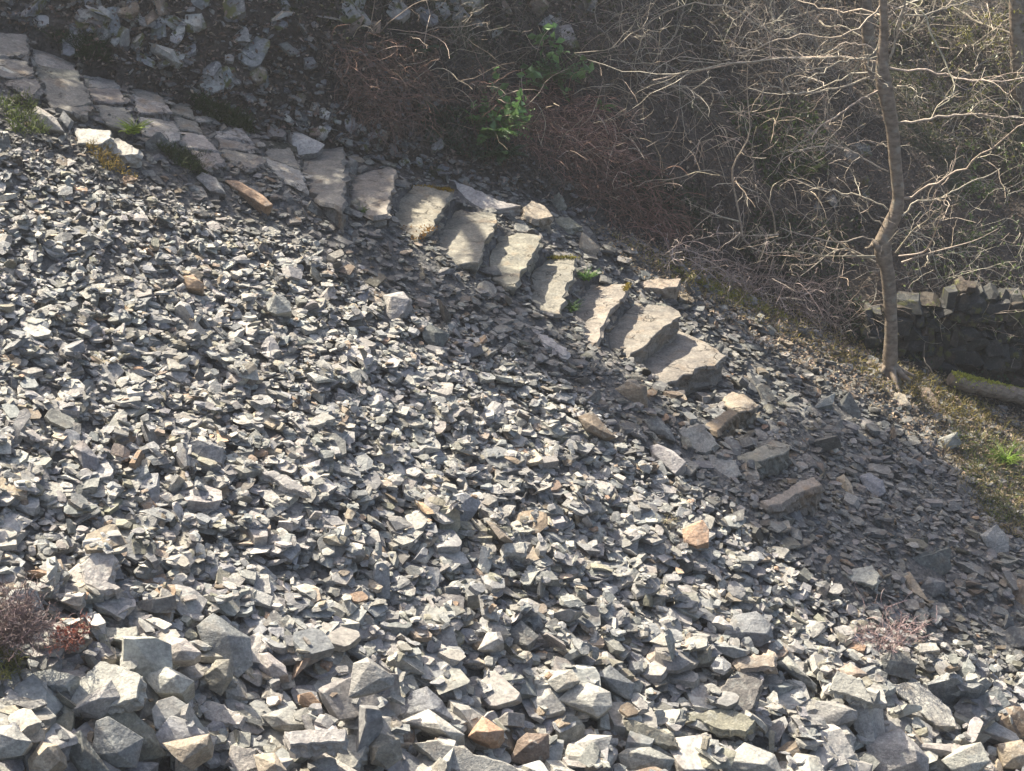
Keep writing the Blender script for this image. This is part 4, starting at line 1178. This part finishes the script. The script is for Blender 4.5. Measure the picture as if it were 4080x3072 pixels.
def tuft(px, n, L, base, label, lift=.02):
    P0 = hit([px])[0] + [0, 0, lift]
    mb = MB()
    a = rng.uniform(0, 6.283, n)
    D = np.stack([np.cos(a) * .7, np.sin(a) * .7, np.full(n, .8)], 1)
    C = wander(np.repeat(P0[None], n, 0) + rng.normal(size=(n, 3)) * [.025, .025, .005], D, rng.uniform(L * .6, L * 1.3, n), 6, .06, .14)
    add_strands(mb, C, taper(.006, .001, n, 6), base, .3)
    tag(mb.build("grass_tuft", M_GRASS, origin=P0), label, "grass tuft", "grass tufts among the stones")
tuft((535, 575), 90, .17, (.22, .30, .04), "bright green grass tuft beside the flat slab under the path", .12)
tuft((2335, 1120), 60, .15, (.12, .24, .04), "green grass tuft behind the narrow step")
tuft((2270, 1245), 70, .16, (.06, .12, .03), "dark grass tuft in the shadow between two steps")
tuft((1440, 850), 40, .08, (.12, .18, .05), "small green tuft at the foot of the first step")
tuft((4010, 1850), 120, .28, (.20, .30, .05), "tall bright grass tuft on the verge near the photo edge", .03)
tuft((3210, 700), 80, .30, (.08, .11, .03), "dull green rush like tuft high on the dark bank")

# ferns
def fern(px, n, L, base, label, leanx=0.0):
    P0 = hit([px])[0] + [0, 0, .03]
    root = empty("fern", P0)
    tag(root, label, "fern", "ferns on the bank")
    for i in range(n):
        a = rng.uniform(0, 6.283)
        D = np.array([[math.cos(a) * .75 + leanx, math.sin(a) * .6 - .35, rng.uniform(.7, 1.3)]])
        C = wander(np.zeros((1, 3)), D, L * rng.uniform(.7, 1.15), 14, .03, .085)
        mb = MB(); add_strands(mb, C, taper(.005, .0015, 1, 14), np.array(base) * .8)
        Q = np.repeat(C[0, 2:], 3, 0) + rng.normal(size=(36, 3)) * .004
        T = unit(np.gradient(C[0], axis=0)); T = np.repeat(T[2:], 3, 0)
        side = unit(np.cross(T, [0, 0, 1.0]))
        f = np.linspace(1, .15, 36) * L * .22
        for sg in (-1, 1):
            add_leaves(mb, Q, side * sg + T * .35, f, f * .2, base, .25, np.cross(T, side) * -1)
        mb.build("frond", M_LEAF, root)
fern((1950, 560), 17, .55, (.10, .19, .05), "fern clump with sunlit frond tips above the loose slab", .1)
fern((2010, 640), 12, .40, (.05, .10, .04), "darker fern in the shade just below the sunlit clump")
fern((2215, 330), 14, .50, (.11, .20, .07), "glossy fern above the reddest bracken")
fern((2390, 450), 6, .25, (.18, .30, .09), "small fern sprig at the end of the bracken tangle")
fern((1690, 220), 9, .35, (.04, .08, .04), "dim bluish fern high on the bank under the rocks")

# rocks set in the bank
BCOL = ['pale grey', 'blue grey', 'grey', 'dark grey', 'brown']
def bank_rocks(poly, n, smin, smax, where, pc, cols=(.3, .25, .2, .1, .15)):
    px = sample_px(poly, n); P = hit(px)
    for i in range(n):
        p = int(rng.integers(len(HI)))
        k, V, F = HI[p]
        if p not in HMESH: HMESH[p] = mesh_of("bank_stone", V, F, V * .2, M_ROCK).data; bpy.data.objects.remove([o for o in COL.objects if o.data == HMESH[p]][0])
        key = ('b', p)
        if key not in HMESH:
            me = HMESH[p].copy(); me.materials.clear(); me.materials.append(M_MOSSROCK); HMESH[key] = me
        o = bpy.data.objects.new("bank_stone", HMESH[key]); COL.objects.link(o)
        s = math.exp(rng.uniform(math.log(smin), math.log(smax)))
        R = rot_to(unit(np.array([.1, -.6, .8])), rng.uniform(0, 6.28), abs(rng.normal()) * .5, rng.uniform(0, 6.28))
        M = Matrix(R.tolist()).to_4x4(); M.translation = P[i] + [0, s * .06, -s * .06]
        o.matrix_world = M
        o.scale = tuple(s * rng.uniform(.8, 1.25, 3))
        cn = BCOL[int(rng.choice(5, p=cols))]
        o.color = (*tint(cn, .2), 1)
        u = px[i] 
        hw = f"{int(round(max(0, min(4080, u[0])) / 40.8))} hundredths across"
        lab = f"{cn} {KW[k]} {where}, {hw}, {int(round(max(0, u[1]) / 30.72))} down"
        tag(o, lab, "bank stone", "stones set in the bank")
bank_rocks([(110, -40), (1150, -40), (1100, 330), (900, 350), (640, 300), (330, 180), (130, 100)], 62, .12, .42, "in the mossy bank", 0, (.2, .3, .25, .1, .15))
bank_rocks([(1150, -40), (2400, -40), (2330, 160), (1300, 120)], 34, .15, .5, "at the bank top", 0, (.12, .3, .28, .15, .15))
bank_rocks([(1100, 330), (1900, 620), (1750, 690), (1150, 520)], 30, .07, .2, "in loose shale", 0)
bank_rocks([(3050, 480), (3500, 500), (3480, 850), (3150, 800)], 16, .12, .3, "beside the trunk", 0, (.0, .0, .0, .6, .4))

# ------------------------------------------------------------------ dry stone wall in the shade
def wall():
    base = hit([(3440, 1340), (3750, 1425), (4080, 1490), (4400, 1520)])
    mb = MB()
    along = np.linspace(0, 1, 400)
    seg = np.concatenate([[0], np.cumsum(np.linalg.norm(np.diff(base[:, :2], axis=0), axis=1))]); seg /= seg[-1]
    bx = lambda f: np.array([np.interp(f, seg, base[:, k]) for k in range(3)])
    length = np.linalg.norm(base[-1] - base[0])
    z = -.1
    while z < 1.0:
        h = rng.uniform(.07, .2); f = 0
        top = 1.0
        while f < 1:
            w = rng.uniform(.09, .34)
            c = bx(f + w / 2 / length)
            lim = 1.0 * np.interp(f, [0, .15, .4, 1], [.3, .6, 1, 1])
            if z < lim:
                k, V, F = HI[int(rng.integers(len(HI)))]
                Vn = V / np.ptp(V, axis=0)
                R = rot_to((0, 0, 1), rng.uniform(-.15, .15) + rng.choice([0, math.pi]), abs(rng.normal() * .16), rng.uniform(0, 6.28))
                Q = Vn * [w * 1.22, rng.uniform(.3, .4), h * 1.3]
                W = Q @ R.T + c + [0, -.06 + .22 * z + rng.normal() * .025, z + h / 2]
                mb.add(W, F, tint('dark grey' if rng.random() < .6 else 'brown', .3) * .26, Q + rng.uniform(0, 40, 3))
            f += w / length
        z += h
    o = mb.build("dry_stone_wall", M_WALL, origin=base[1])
    tag(o, "dark dry stone retaining wall in the shade behind the tree", "stone wall")
wall()

# ------------------------------------------------------------------ mossy log
def log_():
    a, b = hit([(3790, 1560), (4130, 1640)])
    a = a + [0, 0, .16]; b = b + [0, 0, .14]
    K = 16
    f = np.linspace(0, 1, K)[:, None]
    P = (a * (1 - f) + b * f)[None] + rng.normal(size=(1, K, 3)) * .012
    root = empty("fallen_log", a)
    tag(root, "fallen log with bright moss on top, at the edge of the dark hollow", "log")
    mb = MB(); V, F = strands(P - a, taper(.09, .11, 1, K), 12); mb.add(V, F, (.1, .08, .06))
    ends = np.array([list(range(12))]); mb.add(V[:12], ends, (.2, .15, .1)); mb.add(V[-12:], ends[:, ::-1], (.2, .15, .1))
    mb.build("bark", M_BARK, root)
    n = 1500; k = rng.uniform(0, 1, n)[:, None]
    an = rng.normal(size=n) * .6
    C = a * (1 - k) + b * k + np.stack([0 * an, np.sin(an) * .1, np.cos(an) * .1], 1)
    mb = MB(); add_leaves(mb, C - a, rng.normal(size=(n, 3)) + [0, 0, .6], rng.uniform(.02, .05, n), .01, (.42, .42, .07), .4)
    mb.build("moss", M_LEAF, root)
log_()

# ------------------------------------------------------------------ trees and shrubs
def at_depth(px, y):
    D = rays(px); t = np.asarray(y) / D[:, 1]
    return CPOS + D * t[:, None]
def resample(P, K):
    P = np.asarray(P, float)
    s = np.concatenate([[0], np.cumsum(np.linalg.norm(np.diff(P, axis=0), axis=1))])
    f = np.linspace(0, s[-1], K)
    # smooth through the points
    Q = np.stack([np.interp(f, s, P[:, k]) for k in range(3)], 1)
    for _ in range(2):
        Q[1:-1] = .25 * Q[:-2] + .5 * Q[1:-1] + .25 * Q[2:]
    return Q
TWIGC = (.36, .30, .23)
base = hit([(3545, 1500)])[0]
YT = base[1]
tree = empty("tree", base)
tag(tree, "bare slender tree with a kinked trunk, rooted on the verge before the stone wall", "tree", "bare trees on the bank")
tp = [(3545, 1525, 58), (3545, 1490, 42), (3546, 1440, 34), (3552, 1300, 30), (3545, 1180, 31), (3535, 1060, 33), (3508, 985, 40), (3530, 925, 36), (3572, 850, 32), (3582, 780, 29), (3566, 640, 29), (3558, 520, 31), (3535, 400, 36), (3516, 310, 38), (3514, 240, 26), (3524, 120, 20), (3518, 0, 19), (3512, -160, 15)]
mb = MB()
def trunk_geo(pts, y, K=60, sides=12, rs=1.0):
    P = at_depth([(p[0], p[1]) for p in pts], y)
    sc = np.array([p[2] for p in pts]) / FPX * np.linalg.norm(P - CPOS, axis=1)
    Q = resample(P, K)
    s = np.concatenate([[0], np.cumsum(np.linalg.norm(np.diff(P, axis=0), axis=1))])
    r = np.interp(np.linspace(0, s[-1], K), s, sc) * rs * rng.uniform(.94, 1.07, K)
    return Q, r
Q, r = trunk_geo(tp, YT, rs=.84)
V, F = strands((Q - base)[None], r[None], 12); mb.add(V, F)
V, F = strands((at_depth([(3500, 985), (3478, 965), (3462, 985), (3470, 1000)], YT - .05) - base)[None], np.array([[.05, .045, .035, .012]]), 8); mb.add(V, F)
rt = []
for a_ in (-2.6, -1.4, -.5, .5, 2.2):
    d_ = np.array([math.cos(a_), math.sin(a_), 0])
    rt.append(np.array([[0, 0, .22], d_ * .08 + [0, 0, .10], d_ * .20 + [0, 0, .02], d_ * .38 + [0, 0, -.08]]))
V, F = strands(np.array([resample(q_, 8) for q_ in rt]), taper(.055, .02, 5, 8), 7); mb.add(V, F)
mb.build("trunk", M_BARK, tree, smooth=True)
# limbs traced in the photo (crop 3), with the depth they swing to
LIMBS = [([(1330, 420), (1380, 250), (1430, 60), (1450, -120)], 11, -.3),
 ([(1210, 500), (1080, 550), (940, 580), (800, 612), (710, 610), (640, 590), (500, 490)], 9, -.7), ([(1310, 570), (1180, 630), (1080, 690), (950, 780), (855, 840), (845, 900)], 9, -.8),
 ([(1290, 375), (1100, 385), (980, 412), (880, 480), (790, 528)], 9, -.5), ([(1290, 20), (1220, 120), (1100, 222), (900, 235), (720, 240), (600, 245), (500, 310), (370, 355)], 9, -.4),
 ([(1250, 400), (1000, 370), (800, 365), (520, 380), (400, 410), (200, 440), (0, 480), (-200, 520)], 10, .4), ([(1340, 440), (1500, 460), (1700, 470), (1850, 512), (2080, 525), (2260, 500)], 10, -.5),
 ([(1440, 10), (1560, 40), (1600, 180), (1660, 340), (1740, 470), (1780, 550), (1745, 650), (1650, 700)], 9, -.9), ([(1395, 800), (1430, 795), (1560, 775), (1680, 760), (1900, 735), (2200, 765)], 12, -.3),
 ([(1400, 1290), (1560, 1232), (1670, 1150), (1800, 1120), (1900, 1040), (2000, 960), (2150, 840), (2300, 760)], 11, -.6), ([(1330, 1110), (1200, 1040), (1050, 950), (900, 945), (700, 990)], 7, -.4),
 ([(1330, 1360), (1240, 1300), (1060, 1250), (900, 1240), (740, 1190)], 7, .3), ([(1300, 1470), (1180, 1370), (1040, 1260), (850, 1200)], 7, -.6),
 ([(1270, 280), (1230, 350), (1190, 430), (1240, 490), (1290, 500)], 7, -.25), ([(1270, 320), (1050, 270), (950, 330), (880, 430)], 7, .2),
 ([(1360, 560), (1480, 570), (1530, 600), (1500, 680)], 6, -.3), ([(1420, 1400), (1500, 1300), (1680, 1290), (1860, 1180), (2050, 1100)], 8, .4),
 ([(1200, 470), (1050, 500), (930, 560), (760, 620), (560, 600), (430, 580)], 7, .5), ([(1280, 100), (1150, 60), (1000, 80), (850, 30), (700, -20)], 8, .6),
 ([(1430, 100), (1560, 90), (1760, 40), (1950, -30)], 8, .5), ([(1290, 1560), (1160, 1540), (1000, 1580), (860, 1540), (640, 1480)], 6, -.8), ([(1330, 1540), (1480, 1480), (1640, 1560), (1600, 1700)], 6, -.4)]
twP, twR = [], []
LIMBS += [([(1000, 370), (520, 378), (0, 470), (-220, 500), (-500, 430), (-700, 350)], 7, .9), ([(600, 246), (300, 30), (0, 20), (-200, 130), (-460, 330), (-590, 370), (-690, 350)], 7, .2)]
for pts, w, dy in LIMBS:
    px = cp(3, pts)
    y = YT + dy * np.linspace(0, 1, len(px)) ** 1.2
    P = at_depth(px, y)
    Q = resample(P, 16) + np.concatenate([np.zeros((1, 3)), rng.normal(size=(15, 3)) * .012])
    r0 = w / FPX * np.linalg.norm(P[0] - CPOS)
    R = taper(r0 * (1 if w >= 20 else .5), max(.0038, r0 * .25), 1, 16)
    mb = MB(); add_strands(mb, (Q - base)[None], R, TWIGC if w < 20 else (.2, .17, .14), .1, 6)
    mb.build("branch", M_TWIG, tree, smooth=True)
    C, RC = children(Q[None], R, 6, .45, .8, 10, .24, .0)
    C2, RC2 = children(C, RC, 3, .55, .8, 10, .26, .0)
    twP += [C, C2]; twR += [np.maximum(RC, .0024), np.maximum(RC2, .0019)]
mb = MB()
add_strands(mb, np.concatenate(twP) - base, np.concatenate(twR), TWIGC, .35)
mb.build("twigs", M_TWIG, tree)

def shrub(px, n, L, r, base_c, label, lean=(0, -.2), leafn=0, leafc=(.1, .12, .03), wig=.17, grav=.03, name="bare_shrub", sub=3, lift=0.0, grp="bare shrubs on the bank", leaf_l=.05, cat="shrub"):
    P0 = hit([px])[0] + [0, 0, lift]
    root = empty(name, P0)
    tag(root, label, cat, grp)
    a = rng.uniform(0, 6.283, n)
    D = np.stack([np.cos(a) * .9 + lean[0], np.sin(a) * .6 + lean[1], rng.uniform(.35, 1.3, n)], 1)
    C = wander(rng.normal(size=(n, 3)) * [.12 * L, .08 * L, .01], D, rng.uniform(L * .5, L * 1.2, n), 12, wig, grav)
    R = taper(r, r * .35, n, 12)
    C1, R1 = children(C, R, sub, .5, .9, 10, .24, .01)
    C2, R2 = children(C1, R1, 2, .5, .9, 8, .26, .0)
    mb = MB(); add_strands(mb, C, R, base_c, .3, 5)
    mb.build("stems", M_TWIG, root, smooth=True)
    mb = MB(); add_strands(mb, C1, np.maximum(R1, .0024), base_c, .4); add_strands(mb, C2, np.maximum(R2, .0018), base_c, .4)
    mb.build("twigs", M_TWIG, root)
    if leafn:
        al = np.concatenate([C1.reshape(-1, 3), C2.reshape(-1, 3)])
        Cl = al[rng.integers(0, len(al), leafn)]
        mb = MB(); add_leaves(mb, Cl, rng.normal(size=(leafn, 3)), rng.uniform(leaf_l * .6, leaf_l * 1.4, leafn), leaf_l * .35, leafc, .45)
        mb.build("leaves", M_LEAF, root)
    return root
G1 = (.37, .33, .26); G2 = (.29, .25, .20); G3 = (.40, .32, .28)
shrub((2560, 330), 10, 1.3, .007, G1, "bare shrub with long pale arching rods at the top middle of the bank", (.5, -.2))
shrub((2900, 260), 14, 1.2, .006, G2, "twiggy shrub above the mossy patch of the bank", (.1, -.2))
shrub((3080, 130), 14, 1.2, .006, G1, "pale twiggy shrub below the top edge, uphill of the tree's long limb", (.0, -.3))
shrub((3330, 640), 10, 1.0, .005, G2, "small bare shrub close beside the trunk", (-.4, -.3))
shrub((2700, 1020), 12, .7, .005, G3, "low bramble spilling over the verge below the bracken", (.4, -.5), grav=.08)
shrub((3020, 1160), 16, .85, .005, G3, "low tangle of pale rods on the verge between bramble and tree", (-.2, -.6), grav=.06)
shrub((3330, 1290), 12, .8, .005, G2, "twiggy sapling just uphill of the tree foot", (-.2, -.5))
shrub((3680, 1150), 12, 1.2, .006, G1, "upright twiggy shrub between the trunk and the stone wall", (.2, -.4), 150, (.10, .13, .04))
shrub((3760, 560), 14, 1.3, .006, G2, "shrub hung with small olive leaves behind the trunk", (.3, -.3), 500, (.11, .11, .03))
shrub((3900, 230), 16, 1.3, .006, G1, "leafy shrub in the top corner with yellowish leaves", (.1, -.3), 900, (.16, .15, .04))
shrub((3990, 760), 16, 1.3, .006, G1, "ivy grown shrub by the photo edge above the wall", (.0, -.4), 900, (.10, .15, .04))
shrub((4030, 1160), 14, 1.1, .006, G1, "drooping pale shrub hanging over the top of the wall", (-.2, -.5), 250, (.12, .15, .05), grav=.1)
shrub((3620, 130), 14, 1.2, .006, G2, "bare shrub right behind the top of the tree", (.2, -.2), 200, (.13, .12, .05))
shrub((4060, 430), 12, 1.2, .006, G1, "shrub with long bowed stems at the upper photo edge", (-.4, -.3), 300, (.14, .15, .05))
shrub((3330, 330), 14, 1.2, .006, G1, "dense twiggy shrub left of the trunk fork", (-.3, -.3))
shrub((2380, 130), 9, .8, .005, G2, "thin shrub among the rocks at the top edge", (.3, -.2))
shrub((1830, 180), 8, .6, .004, G2, "few thin arching stems among the rocks above the ferns", (.2, -.3))

def traced(px0, y_off, lines, label):
    b = hit([px0])[0]
    root = empty("bare_shrub", b); tag(root, label, "shrub", "bare shrubs on the bank")
    mb = MB(); mt = MB()
    for pts, w, dy in lines:
        px = cp(3, pts)
        P = at_depth(px, b[1] + y_off + dy * np.linspace(0, 1, len(px)))
        Q = resample(P, 18)[None] - b
        R = taper(w / FPX * 24, .0035, 1, 18)
        add_strands(mb, Q, R, TWIGC, .15, 5)
        C, RC = children(Q, R, 8, .3, .9, 9, .26); add_strands(mt, C, np.maximum(RC, .0024), TWIGC, .3)
        C2, RC2 = children(C, RC, 2, .5, .9, 8, .28); add_strands(mt, C2, np.maximum(RC2, .002), TWIGC, .3)
    mb.build("stems", M_TWIG, root, smooth=True); mt.build("twigs", M_TWIG, root)
traced((2960, 950), -.05, [([(390, 1560), (380, 1490), (360, 1350), (330, 1220), (300, 1100), (350, 1010), (450, 900), (437, 800), (420, 650), (410, 500), (425, 400)], 6, -.5), ([(385, 1540), (450, 1612), (550, 1640), (690, 1632)], 5, -.4),
  ([(380, 1440), (230, 1400), (120, 1350), (0, 1300)], 5, -.4), ([(385, 1510), (200, 1512), (0, 1490), (-150, 1560)], 5, -.6), ([(600, 1520), (590, 1400), (548, 1270), (400, 1150), (370, 1120)], 5, -.3),
  ([(620, 1520), (500, 1528), (385, 1528)], 5, -.3), ([(390, 1500), (280, 1590), (150, 1650), (-100, 1700)], 5, -.6), ([(300, 1640), (480, 1560), (620, 1530)], 4, -.5)], "slender shrub with two tall curved stems before the dark bank")
traced((3500, 1420), -.1, [([(1300, 1660), (1150, 1680), (1000, 1560), (850, 1440), (700, 1330)], 5, -.5), ([(1280, 1660), (1100, 1660), (900, 1660), (700, 1620)], 5, -.6), ([(1250, 1700), (1060, 1600), (950, 1640), (820, 1750), (760, 1790)], 5, -.6),
  ([(1380, 1640), (1500, 1480), (1600, 1420), (1680, 1290)], 5, -.5), ([(1400, 1660), (1580, 1640), (1640, 1500), (1700, 1300), (1720, 1240)], 5, -.6), ([(1420, 1700), (1600, 1640), (1750, 1600), (1900, 1560), (2050, 1480)], 5, -.7)], "sprawling twiggy sapling wrapped round the foot of the tree")
shrub((3800, 1330), 14, 1.0, .005, G2, "grey twiggy brush growing in front of the stone wall", (.1, -.5), 120, (.07, .09, .03))
shrub((4050, 1400), 14, .9, .005, G2, "brush at the photo edge in front of the stone wall", (-.2, -.5), 200, (.08, .10, .03))
shrub((3800, 1020), 16, 1.0, .005, G1, "ivy tangled brush growing along the top of the stone wall", (.1, -.6), 500, (.06, .09, .03), grav=.08)
shrub((2215, 340), 9, .55, .004, (.12, .2, .06), "leafy green shoots standing above the reddest bracken", (.1, -.2), 90, (.14, .24, .08), .06, .01, "leafy_shoot", 2, .0, "green shoots on the bank", .12, "shoot")
shrub((1990, 500), 8, .5, .004, (.12, .2, .06), "taller leafy green shoots behind the sunlit fern", (.2, -.2), 80, (.12, .22, .07), .06, .01, "leafy_shoot", 2, .0, "green shoots on the bank", .12, "shoot")
def far_trunk(pts, yoff, label, nb):
    b = hit([pts[0][:2]])[0]
    root = empty("tree", b); tag(root, label, "tree", "bare trees on the bank")
    y = b[1] + yoff
    Q, r = trunk_geo(pts, y, 24, 10)
    Q = Q - Q[0] + b - [0, 0, .1]
    mb = MB(); V, F = strands((Q - b)[None], r[None], 10); mb.add(V, F); mb.build("trunk", M_BARK, root, smooth=True)
    C, R = children((Q - b)[None], r[None] * .4, nb, .5, 1.3, 12, .16, 0, .3, 1)
    C1, R1 = children(C, R, 5, .5, .9, 9, .2)
    mb = MB(); add_strands(mb, C, np.clip(R, .004, .012), TWIGC, .2, 5); add_strands(mb, C1, np.clip(R1, .0025, .006), TWIGC, .3)
    mb.build("branches", M_TWIG, root)
far_trunk([(3480, 330, 26), (3465, 150, 25), (3450, 0, 24), (3440, -300, 20)], 0, "second trunk standing behind the kinked tree, cut by the top edge", 10)
far_trunk([(4075, 420, 34), (4062, 250, 33), (4055, 100, 30), (4050, -250, 26)], 0, "reddish trunk at the photo edge in the top corner", 8)

# small plants on the scree
shrub((70, 2640), 110, .36, .0032, (.15, .105, .10), "dark heather clump at the photo edge among the big stones", (0, -.1), 1500, (.16, .11, .10), .16, .0, "heather", 5, .18, "small plants on the scree", .012, "heather")
shrub((300, 2660), 40, .16, .003, (.22, .09, .07), "small red leaved plant beside the heather clump", (0, -.1), 500, (.24, .085, .06), .18, .0, "red_plant", 3, .2, "small plants on the scree", .022, "plant")
shrub((3520, 2640), 26, .42, .0032, (.30, .21, .20), "little leafless twiggy bush standing behind the dark slate slab", (.12, -.1), 0, (0, 0, 0), .12, -.03, "twiggy_bush", 5, .15, "small plants on the scree", .02, "bush")
shrub((2660, 2250 - 120), 10, .14, .0025, (.3, .26, .16), "wisp of dead grass standing in the middle of the scree", (0, 0), 0, (0, 0, 0), .1, 0, "dead_grass", 2, .12, "small plants on the scree", .02, "dead grass")

# ------------------------------------------------------------------ unseen leaf crowns added to cast shade on gully, path, stairs and wall
def add_shade_crown(polys, label, t0, t1):
    pts = np.concatenate([hit(sample_px(p, n)) for p, n in polys])
    pts = pts + rng.normal(size=pts.shape) * [.08, .08, .02]
    C = pts + SUN_DIR * rng.uniform(t0, t1, len(pts))[:, None]
    mid = C.mean(0)
    gx, gy = mid[0] - .8, mid[1] + 2.5
    b = np.array([gx, gy, float(terr(gx, gy))])
    root = empty("tree", b); tag(root, label, "tree", "unseen leaf crowns added for shade")
    Q = resample(np.array([b - [0, 0, .2], b * .5 + mid * .5 + [0, .6, .3], mid]), 14)
    mb = MB(); V, F = strands((Q - b)[None], taper(.16, .05, 1, 14), 10); mb.add(V, F)
    ends = C[rng.integers(0, len(C), 50)]
    st = Q[rng.integers(7, 14, 50)]
    LB = np.stack([st * (1 - f) + ends * f + rng.normal(size=(50, 3)) * .08 * f * (1 - f) * 4 for f in np.linspace(0, 1, 8)], 1)
    V, F = strands(LB - b, taper(.022, .006, 50, 8), 4); mb.add(V, F)
    mb.build("trunk", M_BARK, root, smooth=True)
    mb = MB()
    add_leaves(mb, C - b, rng.normal(size=(len(C), 3)), rng.uniform(.09, .19, len(C)), rng.uniform(.04, .07, len(C)), (.05, .075, .025), .4)
    mb.build("crown", M_LITTER, root)
GULLY = [(2950, 1750), (3250, 1720), (3600, 1750), (3900, 1950), (4300, 2250), (4300, 2600), (3750, 2420), (3350, 2330), (3080, 2120), (2800, 1900)]
add_shade_crown([(GULLY, 8000)], "unseen leaf crown added to shade the gully", 9.5, 12)
UPATH = [(-500, -200), (300, -200), (1100, 0), (1300, 350), (1500, 560), (1600, 660), (1570, 890), (1300, 870), (900, 770), (500, 570), (100, 400), (-500, 350)]
add_shade_crown([(UPATH, 8000)], "unseen leaf crown added to shade the upper path", 7.5, 10)
GCH = [(1450, 980), (1900, 1230), (2300, 1440), (2650, 1640), (2800, 1800), (2600, 1750), (2200, 1500), (1900, 1310), (1500, 1120)]
add_shade_crown([(GCH, 1800)], "thin unseen leaf crown added to dapple the foot of the stairs", 9.5, 12)
WALLP = [(3560, 960), (4200, 960), (4200, 1500), (3900, 1450), (3640, 1400)]
add_shade_crown([(WALLP, 3600)], "unseen leaf crown added to shade the stone wall", 9, 11.5)

# ------------------------------------------------------------------ haze volume added to stand in for lens glare
bm = bmesh.new(); bmesh.ops.create_cube(bm, size=1.0)
me = bpy.data.meshes.new("haze"); bm.to_mesh(me); bm.free()
m = bpy.data.materials.new("glare_haze"); m.use_nodes = True
nt = m.node_tree
nt.nodes.remove(next(n for n in nt.nodes if n.type == 'BSDF_PRINCIPLED'))
pv = nd(nt, "ShaderNodeVolumePrincipled")
pv.inputs["Color"].default_value = (.92, .95, 1.0, 1); pv.inputs["Density"].default_value = 0.0016; pv.inputs["Anisotropy"].default_value = 0.6
nt.links.new(pv.outputs[0], next(n for n in nt.nodes if n.type == 'OUTPUT_MATERIAL').inputs["Volume"])
hz = link("haze", me, m)
zz = [v.co.z for v in bpy.data.objects["ground"].data.vertices]
z0, z1 = min(zz) - 1, max(max(zz), CAM_H) + 3
hz.location = (0, 31, (z0 + z1) / 2); hz.scale = (96, 96, z1 - z0)
tag(hz, "thin haze volume added to stand in for lens glare", "haze", kind="stuff")
